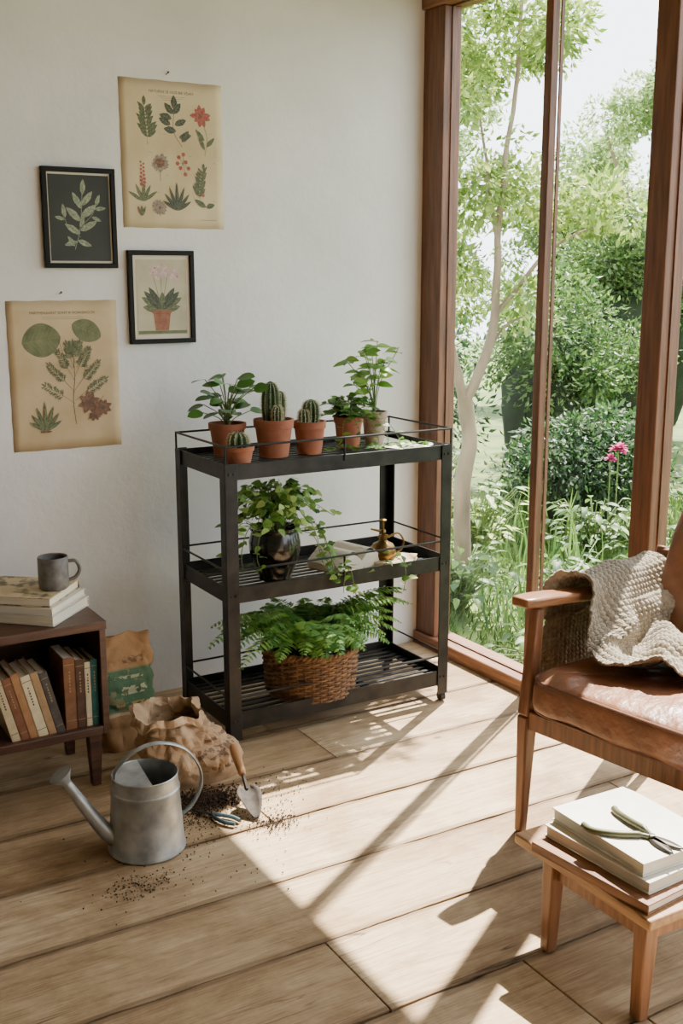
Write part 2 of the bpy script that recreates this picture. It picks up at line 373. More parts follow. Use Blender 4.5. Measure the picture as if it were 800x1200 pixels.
for i in range(56):
    a=U(0,2*PI); rr=U(.015,.12); zz=.12+U(.0,.055)-rr*.15
    tip=V((rr*math.cos(a),rr*math.sin(a),zz)); pts=cr([(0,0,.095),(tip.x*.5,tip.y*.5,zz+.01),tip],5); st.tube(pts,.0013,4)
    for q in pts[3::2]:
        a2=a+U(-1.3,1.3); lf.leaf(q,(math.cos(a2),math.sin(a2),U(-.1,.5)),upv(),U(.024,.036),U(.016,.022),.2,4,.15,k=.8)
for (vx,vy) in((-.08,-.09),(-.03,-.13),(.05,-.12),(.10,-.10),(.12,-.14)):
    pts=cr([(0,-.01,.11),(vx*.7,vy*.7,.10),(vx,vy,.04),(vx*1.2-.03,vy*1.15,.012),(vx*1.3+.02,vy*1.25,.024),(vx*1.3+.05,vy*1.4,.018)],6); st.tube(pts,.0013,4)
    for q in pts[4::2]:
        a2=U(0,6.28); lf.leaf(q,(math.cos(a2),math.sin(a2),.3),upv(),.028,.019,.2,4,.15)
st.obj('stem',m_stem,parent=e); lf.obj('leaves',m_leaf,parent=e)
e=potted('potted_seedling','tall light-green leafy plant in a weathered clay pot on the cart',2.105,3.33,ZT,.046,.118,m_terra2,.024)
st=MB();lf=MB()
for i in range(12):
    a=2*PI*i/12*1.7+U(-.3,.3); hh=U(.08,.23); rr=U(.03,.12)
    if i==0: rr=.01;hh=.25
    tip=V((rr*math.cos(a),rr*math.sin(a),.11+hh)); pts=cr([(0,0,.095),(tip.x*.25,tip.y*.25,.095+hh*.55),tip],8); st.tube(pts,.0016,5)
    for j,q in enumerate(pts[11::4]+[pts[-1]]):
        for s_ in(-1,1):
            a2=a+s_*U(.4,1.2)+j; lf.leaf(q,(math.cos(a2),math.sin(a2),U(-.05,.45)),upv(),U(.045,.064),U(.026,.036),.3,6,.18,k=.8)
st.obj('stem',m_stem,parent=e); lf.obj('leaves',M('seedling_green',(88,138,46),(146,182,84),scale=12,rough=.4,transl=.35,tone=True),parent=e)
m_card=M('card_paper',(206,200,186),(224,219,206),rough=.8); m_card2=M('card_botanical',(70,88,58),(196,188,168),scale=45,rough=.8)
def slab(name,label,cat,x,y,z,wx,wy,h,rot,mat,group=None):
    q=MB(); q.box((0,0,h/2),(wx,wy,h)); o=q.obj(name,mat,loc=(x,y,z),rot=rot,bevel=.0008); return meta(o,label,cat,group)
slab('paper_card','pale paper card lying on the cart top beside the pots','card',2.17,3.20,ZT,.13,.19,.003,.35,m_card)
slab('botanical_card','small printed botanical card lying on another card','card',2.165,3.16,ZT+.0035,.085,.12,.002,-.25,m_card2)
slab('paper_card','pale paper card lying at the rear of the cart top','card',2.18,3.37,ZT,.10,.12,.003,-.1,m_card)
ZM=.508
m_glaze=M('black_glaze',(12,11,11),(20,19,19),rough=.2,coat=.5)
e=thing('potted_ivy','trailing variegated ivy in a glossy black glazed pot on the cart','potted plant',(1.645,3.22,ZM))
q=MB(); q.lathe([(.02,0),(.052,0),(.056,.004),(.054,.012),(.072,.05),(.086,.10),(.087,.13),(.08,.16),(.078,.165),(.084,.172),(.084,.18),(.076,.18),(.072,.16)],40); q.obj('pot',m_glaze,parent=e)
q=MB(); q.lathe([(.072,.158),(.04,.166),(.001,.168)],24); q.obj('soil',m_soil,parent=e)
st=MB();lf=MB();lv=MB()
def lfs(q,a=None,sz=1,n=1):
    for _ in range(n):
        a2=U(0,6.28) if a is None else a+U(-1.4,1.4); d=V((math.cos(a2),math.sin(a2),U(-.5,.5)))
        base=V(q)+V((U(-.016,.016),U(-.016,.016),U(-.004,.018)));(lf if random.random()<.5 else lv).leaf(base,d,upv(),U(.026,.038)*sz,U(.019,.028)*sz,.35,5,.15,k=.62,e=.75)
for i in range(62):
    a=2*PI*i/62*3.1+U(-.2,.2); rr=U(.05,.215); zz=.165+U(.03,.17)*(1.1-rr*2.2)
    if math.sin(a)>0: rr*=.75
    pts=cr([(.03*math.cos(a),.03*math.sin(a),.165),(rr*.5*math.cos(a),rr*.5*math.sin(a),.19+zz*.35),(rr*math.cos(a),rr*math.sin(a),zz)],6); st.tube(pts,.0013,4)
    for q in pts[3::2]: lfs(q,a,1,1)
    lfs(pts[-1],a,1,2)
for P in ([(.05,-.02,.17),(.12,-.06,.19),(.155,-.09,.10),(.165,-.13,.04),(.19,-.165,.055),(.2,-.18,.0),(.21,-.18,-.05)],
          [(.05,0,.17),(.13,-.01,.18),(.16,-.03,.09),(.20,-.06,.012),(.26,-.12,.012),(.33,-.13,.02),(.38,-.15,.058),(.41,-.175,.02),(.40,-.18,-.06)],
          [(-.05,-.03,.17),(-.12,-.06,.20),(-.16,-.08,.13),(-.165,-.10,.06)],
          [(.02,-.05,.17),(.09,-.10,.16),(.12,-.12,.06),(.15,-.15,.01),(.17,-.172,.05),(.16,-.18,-.03)],
          [(.04,-.04,.17),(.11,-.10,.18),(.13,-.14,.11),(.14,-.15,.04)],
          [(-.04,-.03,.17),(-.15,-.07,.22),(-.21,-.1,.17),(-.22,-.1,.12)],
          [(-.04,-.04,.17),(-.10,-.10,.19),(-.13,-.13,.12),(-.12,-.14,.07)],
          [(-.04,.02,.17),(-.13,.0,.22),(-.20,-.02,.19)]):
    pts=cr(P,8); st.tube(pts,.0014,4)
    for q in pts[3::2]: lfs(q,None,.9,1)
st.obj('stem',m_stem,parent=e); lf.obj('leaves',m_leaf,parent=e); lv.obj('pale_leaves',m_leafl,parent=e)
m_page=M('book_pages',(212,202,180),(230,222,203),rough=.8,scale=14,stretch=(1,1,40))
def openbook(x,y,z,rot):
    e=thing('open_book','open book with cream curled pages lying on the cart shelf','book',(x,y,z),rot)
    c=MB(); c.bx(-.115,.115,-.085,.085,0,.003); c.obj('cover',M('linen_cover',(150,120,84),rough=.8),parent=e)
    p=MB()
    for s in(-1,1):
        for lay,(top,lift) in enumerate(((0.060,0),(0.074,.004))):
            n=14;vs=[]
            for i in range(n+1):
                t=i/n; xx=s*((.108-.012*lay)*t); zz=.008+top*math.sin(PI*min(1,t*.8+.1))**.8*(1-.3*t)
                for yy in(-.08+.002*lay,.08-.002*lay): vs+= [(xx,yy,zz),(xx,yy,.0032 if lay==0 else zz-.0006)]
            fs=[]
            for i in range(n):
                a=i*4; fs+= [(a,a+4,a+6,a+2),(a,a+1,a+5,a+4),(a+2,a+6,a+7,a+3)]
            fs.append((n*4,n*4+1,n*4+3,n*4+2)); p.add(vs,fs)
    p.obj('pages',m_page,parent=e)
openbook(1.935,3.245,ZM,.25)
def book(name,label,x,y,z,wx,wy,h,rot,cov,mats_pages=None,tilt=None,group=None,cat='book'):
    e=thing(name,label,cat,(x,y,z),rot,group,tilt)
    c=MB(); t=min(.003,h*.15)
    c.bx(-wx/2,wx/2,-wy/2,wy/2,0,t);c.bx(-wx/2,wx/2,-wy/2,wy/2,h-t,h);c.bx(-wx/2,-wx/2+t,-wy/2,wy/2,t,h-t)
    c.obj('cover',cov,parent=e,bevel=.0008)
    p=MB(); p.bx(-wx/2+t,wx/2-.004,-wy/2+.004,wy/2-.004,t,h-t); p.obj('pages',mats_pages or m_page,parent=e); return e
m_ctan=M('book_tan',(176,150,112),(196,172,134),rough=.7)
book('notebook','tan notebook lying on the cart shelf under the mister',2.115,3.195,ZM,.13,.16,.016,-.75,m_ctan,cat='notebook')
m_brass=M('aged_brass',(104,80,44),(150,118,66),scale=20,rough=.35,metal=.9)
e=thing('plant_mister','small aged brass plant mister standing on a notebook','mister',(2.072,3.215,ZM+.0165),-.3)
q=MB(); q.lathe([(.01,0),(.036,0),(.042,.004),(.046,.018),(.045,.036),(.036,.052),(.020,.060),(.014,.066),(.014,.074),(.018,.076),(.018,.084),(.006,.088)],28); q.obj('body',m_brass,parent=e)
q=MB(); q.tube([(0,0,.08),(0,0,.135)],.004,10); q.lathe([(.002,.133),(.012,.135),(.013,.140),(.004,.144)],16); q.tube([(0,0,.096),(-.045,0,.108)],[.0055,.003],8); q.lathe([(.008,.090),(.011,.096),(.008,.104)],12); q.obj('pump',m_brass,parent=e)
q=MB(); q.tube(cr([(.014,0,.074),(.055,0,.088),(.076,0,.058),(.066,0,.028),(.043,0,.015)],6),.0034,8); q.obj('handle',m_brass,parent=e)
ZB=.093
m_wick=M('wicker',(82,54,34),(142,104,68),scale=40,rough=.65,bump=.2)
e=thing('wicker_basket','round brown woven wicker basket on the lowest cart shelf','basket',(1.775,3.215,ZB))
q=MB(); rows=18; Hb=.162
def rb(z): return .150+.014*(z/Hb)
for k in range(rows):
    z=.006+(Hb-.016)*k/(rows-1); pts=[]
    for j in range(216):
        a=2*PI*j/216; r=rb(z)+.0038*math.sin(a*18+(PI if k%2 else 0)); pts.append((r*math.cos(a),r*math.sin(a),z))
    q.tube(pts,.0043,5,closed=True)
for j in range(36):
    a=2*PI*(j+.5)/36; q.tube([(rb(0)*math.cos(a),rb(0)*math.sin(a),.002),(rb(Hb)*math.cos(a),rb(Hb)*math.sin(a),Hb)],.0036,6)
q.lathe([(.001,.003),(.148,.003),(.148,.008),(.001,.008)],40); q.lathe([(.143,.01),(.154,Hb-.01)],40,cap=False)
q.obj('body',m_wick,parent=e)
q=MB()
for ph in(0,PI):
    pts=[];
    for j in range(160):
        a=2*PI*j/160; r=rb(Hb)+.005*math.cos(a*30+ph); pts.append((r*math.cos(a),r*math.sin(a),Hb+.002+.005*math.sin(a*30+ph)))
    q.tube(pts,.0065,6,closed=True)
q.obj('rim',m_wick,parent=e)
f=thing('fern','lush green fern spilling wide out of a wicker basket','plant',(1.775,3.215,ZB+.13))
q=MB(); q.lathe([(.001,.0),(.138,.0),(.135,.02),(.001,.028)],28); q.obj('soil',m_soil,parent=f)
st=MB();lf=MB()
for i in range(140):
    a=2*PI*i/140*5.3+U(-.2,.2); el=U(.65,1.45); Ls=U(.24,.43)*(1 if el<1.15 else .8)
    if math.sin(a)>.2: Ls*=.6
    if math.sin(a)<-.5: Ls*=.66
    p=V((.06*math.cos(a)*U(.2,1),.06*math.sin(a)*U(.2,1),.02)); pts=[p.copy()]; n=24; zc=U(.15,.248)
    for j in range(n):
        ee=el-1.6*(j/n)**1.4; d=V((math.cos(a)*math.cos(ee),math.sin(a)*math.cos(ee),math.sin(ee)*.85)); p=p+d*(Ls/n); p.z=min(p.z,zc); p.z=max(p.z,.06-max(0,math.hypot(p.x,p.y)-.19)*.6); pts.append(p.copy())
    st.tube(pts,[.0014]*10+[.0008]*(n-9),4)
    for j in range(3,n+1):
        t=j/n; d=(pts[j]-pts[j-1]).normalized(); sd_=d.cross(V((0,0,1))).normalized(); ln=.044*math.sin(PI*(.12+.86*t))**.8+.006
        for s_ in(-1,1):
            lf.leaf(pts[j],sd_*s_+d*.35+V((0,0,U(-.25,.1))),upv(),ln,.010,.25,3,.1,k=.6)
st.obj('stem',m_stem,parent=f); lf.obj('fronds',M('fern_green',(66,124,48),(138,184,86),scale=12,rough=.5,transl=.42,tone=True),parent=f)
# ---------------------------------------------------------------- bookshelf
m_wal=wood('walnut',(58,36,28),(94,60,44),'x',.4)
bs=thing('bookshelf','low dark walnut bookshelf holding a row of old books','bookshelf',(0,3.03,0))
q=MB(); L0,L1=.10,.992
q.bx(L0,L1,0,.32,.49,.516); q.bx(L1-.022,L1-.002,.004,.316,.165,.49); q.bx(L0+.002,L0+.022,.004,.316,.165,.49); q.bx(L0+.022,L1-.022,.004,.316,.165,.19); q.bx(L0+.022,L1-.022,.3,.316,.19,.49)
q.obj('body',m_wal,parent=bs,bevel=.002)
for (x,y) in((L1-.045,.03),(L1-.045,.29),(L0+.045,.03),(L0+.045,.29)):
    l=MB(); l.beam((x,y,0),(x,y,.165),(.026,.026),(.04,.04)); l.obj('leg',m_wal,parent=bs,bevel=.002)
cols=[((38,96,94),.020,.205,0),((206,192,160),.017,.20,0),((84,56,40),.026,.212,0),((124,82,52),.034,.222,0)]
x=.966
def upbook(xr,th,ht,col,lean,lab):
    e=thing('book',lab,'book',(xr,3.055,.191),group='old books in the low bookshelf')
    e.rotation_euler=(0,-lean,0)
    mt=M('cloth_%d_%d'%(col[0],col[1]),tuple(max(0,c-14) for c in col),tuple(min(255,c+8) for c in col),rough=.75,scale=30,detail=8)
    c=MB();t=.0025;D=.15
    c.bx(-th,-th+t,0,D,0,ht);c.bx(-t,0,0,D,0,ht);c.bx(-th+t,-t,0,t,0,ht)
    lt=max(col)>170
    for zz in(.12,.90): c.bx(-th+.001,-.001,-.0005,.002,ht*zz,ht*zz+.002,2 if lt else 1)
    for k in range(7):
        zz=.52+.045*k; c.bx(-th/2-.0022,-th/2+.0022,-.0005,.002,ht*zz,ht*(zz+U(.018,.034)),2 if lt else 1)
    c.obj('cover',[mt,M('gilt',(150,124,80),rough=.5),M('spine_ink',(80,58,44),rough=.6)],parent=e,bevel=.0006)
    p=MB(); p.bx(-th+t,-t,t,D-.004,.003,ht-.003); p.obj('pages',m_page,parent=e)
labs=['teal cloth-bound book standing at the shelf end','thin cream book standing upright','dark brown cloth book standing upright','thick brown leather book standing upright']
for (c,th,ht,_),lb in zip(cols,labs): upbook(x,th,ht,c,0,lb); x-=th+.0015
for c,th,ht,lb in [((78,70,64),.024,.20,'dark grey book leaning in the row'),((166,132,94),.022,.205,'tan book leaning in the row'),((214,198,160),.028,.20,'cream book leaning in the row'),((168,120,78),.022,.21,'orange-brown book leaning in the row'),((128,80,52),.024,.2,'russet book leaning in the row'),((196,176,138),.024,.2,'pale tan book leaning in the row')]:
    lean=.24; upbook(x,th,ht,c,lean,lb); x-=(th+.0012)/math.cos(lean)+.0005
m_cbot=M('botanical_cover',(96,88,58),(200,180,140),scale=22,rough=.6,p=(.40,.52))
m_cwhite=M('book_white',(204,198,186),(220,215,204),rough=.6)
gr='books stacked on the low bookshelf'
book('book','cream book at the bottom of the stack on the bookshelf',.823,3.22,.517,.225,.27,.030,.80+PI,m_cwhite,group=gr)
book('book','cream paperback in the middle of the stack',.818,3.222,.548,.225,.265,.022,.83,m_card,group=gr)
book('book','book with a botanical patterned cover under the mug',.81,3.225,.571,.215,.255,.027,.88+PI,m_cbot,group=gr)
m_mug=M('grey_stoneware',(84,82,80),(124,121,117),scale=40,rough=.5,bump=.1)
e=thing('mug','grey speckled stoneware mug standing on a stack of books','mug',(.882,3.165,.5985))
q=MB(); q.lathe([(.01,0),(.039,0),(.043,.004),(.0445,.02),(.0445,.094),(.043,.097),(.0405,.095),(.0405,.01),(.001,.008)],36); q.obj('body',m_mug,parent=e)
q=MB(); q.tube(cr([(.043,-.01,.080),(.064,-.016,.078),(.074,-.018,.052),(.062,-.016,.03),(.043,-.01,.022)],6),.0055,10); q.obj('handle',m_mug,parent=e)
# ---------------------------------------------------------------- paper bags
def paperbag_mat(name,green,c1=(150,112,74),c2=(178,138,96)):
    m=M(name,c1,c2,scale=9,rough=.8,bump=.5,bscale=22); nt=m.node_tree;N=nt.nodes;L=nt.links
    b=[n for n in N if n.type=='BSDF_PRINCIPLED'][0]; src=b.inputs['Base Color'].links[0].from_socket
    tc=N.new('ShaderNodeTexCoord'); sp=N.new('ShaderNodeSeparateXYZ'); L.new(tc.outputs['Object'],sp.inputs[0])
    cur=src
    def band(axis,a,b_,prev=None):
        g=N.new('ShaderNodeMath');g.operation='GREATER_THAN';g.inputs[1].default_value=a;L.new(sp.outputs[axis],g.inputs[0])
        l=N.new('ShaderNodeMath');l.operation='LESS_THAN';l.inputs[1].default_value=b_;L.new(sp.outputs[axis],l.inputs[0])
        x=N.new('ShaderNodeMath');x.operation='MULTIPLY';L.new(g.outputs[0],x.inputs[0]);L.new(l.outputs[0],x.inputs[1])
        if prev:
            y=N.new('ShaderNodeMath');y.operation='MULTIPLY';L.new(x.outputs[0],y.inputs[0]);L.new(prev,y.inputs[1]);return y.outputs[0]
        return x.outputs[0]
    def paint(mask,col,amt=1):
        nonlocal cur
        if amt<1:
            k=N.new('ShaderNodeMath');k.operation='MULTIPLY';k.inputs[1].default_value=amt;L.new(mask,k.inputs[0]);mask=k.outputs[0]
        x=N.new('ShaderNodeMix');x.data_type='RGBA';L.new(mask,x.inputs[0]);L.new(cur,x.inputs[6]);x.inputs[7].default_value=rgb(col);cur=x.outputs[2]
    def thr(scale,v):
        no=N.new('ShaderNodeTexNoise'); no.inputs['Scale'].default_value=scale; no.inputs['Detail'].default_value=6; L.new(tc.outputs['Object'],no.inputs['Vector'])
        g=N.new('ShaderNodeMath');g.operation='GREATER_THAN';g.inputs[1].default_value=v;L.new(no.outputs['Fac'],g.inputs[0]); return g.outputs[0]
    g=thr(70,.50)
    if green:
        w1=thr(26,.42)
        paint(band(2,.13,.275),(84,122,92),.55); paint(band(2,.135,.27,w1),(60,108,78),.8); paint(band(2,.12,.13),(196,180,146),.6)
        paint(band(2,.185,.215,band(0,-.03,.06,g)),(200,198,164),.85); paint(band(2,.24,.25,band(0,-.05,.045,g)),(190,190,160),.8)
        paint(band(2,.15,.16,band(0,-.05,.07,g)),(190,150,90),.8)
        paint(band(2,.29,.31,band(0,-.02,.05,g)),(92,70,50),.7)
    else:
        for z0,z1,x0,x1 in((.085,.115,-.05,.10),(.05,.066,-.04,.10),(.13,.14,-.02,.08)):
            paint(band(2,z0,z1,band(0,x0,x1,g)),(84,58,44),.75)
    L.new(cur,b.inputs['Base Color']); return m
def crease(p,amp,s):
    d,_=noise.voronoi(p*s); return amp*min(.6,(d[1]-d[0]))-amp*.2
def crum(p,amp,s):
    n1=noise.noise(p*s); return amp*(abs(n1)*1.6-.4)
q=MB(); nu,nv=112,72; vs=[]
for i in range(nv+1):
    t=i/nv; z=.375*t; sw=.083+.008*math.sin(PI*min(1,t*1.2)); sdp=.062*(1-.30*t)
    if t>.80: sdp*=max(.12,1-(t-.80)*4.6)
    for j in range(nu):
        a=2*PI*j/nu; c_,s_=math.cos(a),math.sin(a); e_=.4
        x=sw*math.copysign(abs(c_)**e_,c_); yy=sdp*math.copysign(abs(s_)**e_,s_)
        p=V((x,yy,z)); k=crum(p,.010,14)+crease(p,.016,15)*(.5+.5*t); nrm=V((c_,s_,0)); p+=nrm*k
        if t>.80: p.y+=.010*math.sin(x*60)*(t-.8)/.2; p.z+=(t-.80)/.20*.012*noise.noise(V((x*25,0,3)))
        vs.append(p)
fs=[(i*nu+j,i*nu+(j+1)%nu,(i+1)*nu+(j+1)%nu,(i+1)*nu+j) for i in range(nv) for j in range(nu)]; fs.append(tuple(range(nu))[::-1])
q.add(vs,fs); o=q.obj('paper_soil_bag',paperbag_mat('kraft_green_label',True),loc=(1.130,3.30,.002),rot=.05,angle=22,solid=.0012)
meta(o,'upright kraft paper soil bag with a faded green label band','paper bag')
q=MB(); nu,nv=150,100; vs=[]
for i in range(nv+1):
    t=i/nv
    if t<.70:
        u=t/.70; z=.175*u; r=.134*(math.sin(PI*(.28+.50*u)))**.5*(1-.14*u**3); cx=-.005-.060*u**1.3; ry=.80
    elif t<.90:
        u=(t-.70)/.20; z=.175+.060*u; r=.103-.022*math.sin(PI*u*.8); cx=-.065-.035*u; ry=.68
    else:
        u=(t-.90)/.10; z=.235-.014*u; r=.090+.014*u; cx=-.10; ry=.68
    for j in range(nu):
        a=2*PI*j/nu; c_,s_=math.cos(a),math.sin(a)
        p=V((cx+r*1.1*math.copysign(abs(c_)**.7,c_),r*ry*math.copysign(abs(s_)**.7,s_),z))
        q1=V((p.x,p.y,p.z*.8)); p+=V((c_,s_,.2)).normalized()*(crum(q1,.020,10)+crease(q1,.030,13)+crease(q1+V((3,1,2)),.014,30))*min(1,.15+t*3)
        if t>.70: k=(t-.70)/.30; p.z+=k*(.026*math.sin(a+.3)+.013*math.sin(a*3+1)+.006*math.sin(a*8)) 
        p.z-=.02*max(0,c_)*t
        p.z=max(p.z,.001); vs.append(p)
fs=[(i*nu+j,i*nu+(j+1)%nu,(i+1)*nu+(j+1)%nu,(i+1)*nu+j) for i in range(nv) for j in range(nu)]; fs.append(tuple(range(nu))[::-1])
q.add(vs,fs); o=q.obj('paper_soil_bag',paperbag_mat('kraft_crumpled',False,(150,120,90),(184,154,120)),loc=(1.245,2.975,.0),rot=.1,angle=18,solid=.0012)
meta(o,'crumpled open kraft paper bag slumped on the floor','paper bag')
# spilled soil
q=MB()
def crumb(x,y,z,r):
    q.tone=random.random(); R=Matrix.Rotation(U(0,6),3,'Z')@Matrix.Rotation(U(0,6),3,'X')
    vs=[R@V(p)*r+V((x,y,z)) for p in((1,0,0),(-1,0,0),(0,1,0),(0,-1,0),(0,0,.8),(0,0,-.8))]; q.add(vs,[(0,2,4),(2,1,4),(1,3,4),(3,0,4),(2,0,5),(1,2,5),(3,1,5),(0,3,5)])
for i in range(2400):
    a=U(0,6.28); r=abs(random.gauss(0,.042)); x=1.185+r*math.cos(a)*1.3; y=2.785+r*math.sin(a)*.9; crumb(x,y,max(.002,.024-r*.45)*U(0,1)+.002,U(.0015,.005))
for (cx,cy,s,n) in((1.30,2.56,.036,340),(.85,2.44,.04,200),(1.12,2.69,.05,200),(1.22,2.65,.10,260),(1.0,2.5,.15,120),(1.35,2.75,.08,160)):
    for i in range(n): 
        crumb(random.gauss(cx,s),random.gauss(cy,s*.7),.002,U(.001,.0034))
o=q.obj('spilled_soil',M('dark_soil',(34,23,16),(74,52,36),scale=60,rough=1,tone=True)); o['kind']='stuff'; meta(o,'dark potting soil spilled on the floorboards by the bag','soil')
# ---------------------------------------------------------------- watering can
m_galv=M('galvanised_steel',(132,136,137),(182,185,184),scale=20,rough=.42,metal=.6,bump=.06,bscale=60,detail=7)
e=thing('watering_can','galvanised metal watering can standing on the floorboards','watering can',(.945,2.625,0),-.12)
q=MB(); q.lathe([(.02,.004),(.098,.004),(.102,0),(.104,.004),(.102,.012),(.100,.016),(.0945,.10),(.090,.165),(.092,.168),(.092,.174),(.089,.177),(.087,.208),(.089,.212),(.0865,.214),(.0845,.208),(.088,.16),(.098,.02),(.001,.012)],56,cap=False); q.obj('body',m_galv,parent=e)
q=MB(); n=24; vs=[(.086*math.cos(a),.086*math.sin(a),.212) for a in [PI/2+PI*i/n for i in range(n+1)]]
q.add(vs+[(v[0],v[1],.209) for v in vs],[tuple(range(n+1)),tuple(range(n+1,2*n+2))[::-1],(0,n,2*n+1,n+1)]); q.obj('top_cover',m_galv,parent=e)
q=MB(); pts=cr([(-.085,0,.045),(-.115,0,.075),(-.165,0,.155),(-.205,0,.225)],7); q.tube(pts,[.026-.015*i/(len(pts)-1) for i in range(len(pts))],18); q.obj('spout',m_galv,parent=e)
q=MB(); d=V((-.5,0,.8)).normalized(); p=V((-.203,0,.222)); q.tube([p,p+d*.006,p+d*.028,p+d*.031,p+d*.034],[.012,.014,.030,.031,.002],22); q.obj('rose',m_galv,parent=e)
q=MB(); pts=cr([(-.082,0,.208),(-.075,0,.235),(-.03,0,.275),(.04,0,.290),(.11,0,.262),(.15,0,.20),(.152,0,.145),(.125,0,.095),(.092,0,.072)],8); q.tube(pts,[.011]*len(pts),10,flat=.28,ref=(0,0,1)); q.obj('handle',m_galv,parent=e)
# ---------------------------------------------------------------- trowel, pruners
m_hand=wood('ash_handle',(150,100,58),(186,136,86),'y',.45)
m_blade=M('dark_steel',(60,56,52),(104,98,90),scale=18,rough=.4,metal=.8)
m_blade2=M('soiled_trowel_steel',(34,29,25),(74,66,58),scale=30,rough=.75,metal=.1,detail=8,spec=.25)
e=thing('trowel','soil-stained garden trowel with wooden handle leaning by the bag','trowel',(1.262,2.602,.006))
dx=V((.045,.235,.085)); e.rotation_euler=dx.to_track_quat('Y','Z').to_euler()
q=MB(); vs=[];n=12
for i in range(n+1):
    t=i/n; w_=.037*math.sin(PI*min(1,(t*.5+.02)))**.7*(1 if t<.8 else 1-.5*(t-.8)/.2); yy=.125*t
    for k in range(-3,4): vs.append((w_*k/3,yy,.013*(k/3)**2*min(1,t*2)+.001))
q.add(vs,[(i*7+k,i*7+k+1,i*7+k+8,i*7+k+7) for i in range(n) for k in range(6)]); q.obj('blade',m_blade2,parent=e,solid=.0016)
q=MB(); q.tube(cr([(0,.115,.002),(0,.135,.008),(0,.155,.012),(0,.175,.012)],4),.0055,8); q.obj('neck',m_blade2,parent=e)
q=MB(); q.tube([(0,.165,.012),(0,.172,.012),(0,.21,.012),(0,.26,.012),(0,.285,.012),(0,.29,.012)],[.008,.0115,.013,.0145,.012,.004],14); q.obj('handle',m_hand,parent=e)
m_teal=M('blue_grey_grip',(36,54,62),(56,78,86),rough=.5)
e=thing('hand_pruner','small hand pruner with blue-grey grips lying on the floor','pruner',(1.16,2.685,.006),.5)
for s_ in(-1,1):
    q=MB(); q.tube(cr([(0,0,.003),(.012*s_,-.025,.003),(.018*s_,-.06,.003),(.012*s_,-.09,.003)],5),[.005]*4+[.006]*12,8); q.obj('grip',m_teal,parent=e)
    q=MB(); q.leaf((0,-.005,.003+.001*s_),(-.12*s_,1,0),(0,0,1),.06,.014,0,6,0); q.obj('blade',m_blade,parent=e,solid=.002)
# ---------------------------------------------------------------- armchair
m_oak=wood('chair_walnut',(90,56,35),(134,87,56),'z',.38); m_oakx=wood('chair_walnut_arm',(108,68,42),(152,102,66),'x',.32)
m_lea=M('brown_leather',(96,57,37),(152,100,67),scale=7,rough=.38,bump=.55,bscale=26,detail=9)
m_pip=M('leather_piping',(82,48,32),(108,66,44),rough=.45)
ROT=math.radians(9); CL=(1.875,2.18,0)
ch=thing('armchair','mid-century wooden armchair with brown leather cushions beside the window','armchair',CL,ROT)
W=-.64
for y in(0,W):
    q=MB(); q.beam((-.012,y,0),(.0,y,.34),(.026,.026),(.046,.038)); q.beam((.0,y,.34),(.025,y,.638),(.046,.038),(.030,.028)); q.obj('front_leg',m_oak,parent=ch,bevel=.006)
    q=MB(); q.beam((.57,y,0),(.48,y,.38),(.026,.026),(.042,.034)); q.beam((.48,y,.38),(.585,y,.72),(.042,.034),(.028,.028)); q.obj('rear_leg',m_oak,parent=ch,bevel=.006)
    q=MB(); n=16; vs=[]
    for i in range(n+1):
        t=i/n; x=-.05+.61*t; z=.655-.035*t+.01*math.cos(t*PI*1.2); wd=(.038-.012*t)*(1 if i>1 else (.72 if i==0 else .92)); th=.013
        vs+= [(x,y-wd,z-th),(x,y+wd,z-th),(x,y+wd,z+th),(x,y-wd,z+th)]
    fs=[(0,1,2,3),(4*n+3,4*n+2,4*n+1,4*n)]
    for i in range(n):
        for k in range(4): a=i*4+k;b2=i*4+(k+1)%4; fs.append((b2,a,a+4,b2+4))
    q.add(vs,fs); q.obj('armrest',m_oakx,parent=ch,bevel=.006)
q=MB()
q.bx(-.016,.014,W,0,.305,.358); q.bx(.46,.49,W,0,.31,.36)
for y in(0,W): q.bx(0,.48,y-.012,y+.012,.305,.358)
for k in range(5): q.bx(.07+.08*k,.11+.08*k,W,0,.335,.348)
q.obj('seat_frame',m_oak,parent=ch,bevel=.004)
q=MB(); q.beam((.582,0,.70),(.582,W,.70),(.03,.03),(.03,.03),ref=(0,0,1)); q.beam((.55,0,.60),(.55,W,.60),(.02,.04),(.02,.04),ref=(0,0,1)); q.obj('back_rail',m_oak,parent=ch,bevel=.004)
def wr(q):
    k=.009*noise.noise(V((q.x*9,q.y*9,q.z*4)))+.007*abs(noise.noise(V((q.x*20,q.y*14,1))))
    return q+V((0,0,k+(.014*(1-(q.x/.28)**2)*(1-(q.y/.31)**2) if q.z>0 else 0)))
R=Matrix.Rotation(math.radians(2),3,'Y')
q=MB(); q.sell((.215,W/2,.414),(.280,.298,.060),.28,120,52,R=R,fn=wr); q.obj('seat_cushion',m_lea,parent=ch,angle=60)
q=MB()
def loop(ax,ay,z):
    pts=[]
    for j in range(96):
        a=2*PI*j/96; g=lambda w_:math.copysign(abs(w_)**.26,w_); pts.append((.215+ax*g(math.cos(a)),W/2+ay*g(math.sin(a)),z-(ax*g(math.cos(a)))*.035))
    q.tube(pts,.0042,8,closed=True)
loop(.272,.290,.456);loop(.272,.290,.372); q.obj('piping',m_pip,parent=ch)
R=Matrix.Rotation(math.radians(21.6),3,'Y')
q=MB(); q.sell((.545,W/2,.70),(.050,.262,.245),.34,80,40,R=R,fn=lambda p:p+V((.006*noise.noise(p*14),0,0))); q.obj('back_cushion',m_lea,parent=ch,angle=60)
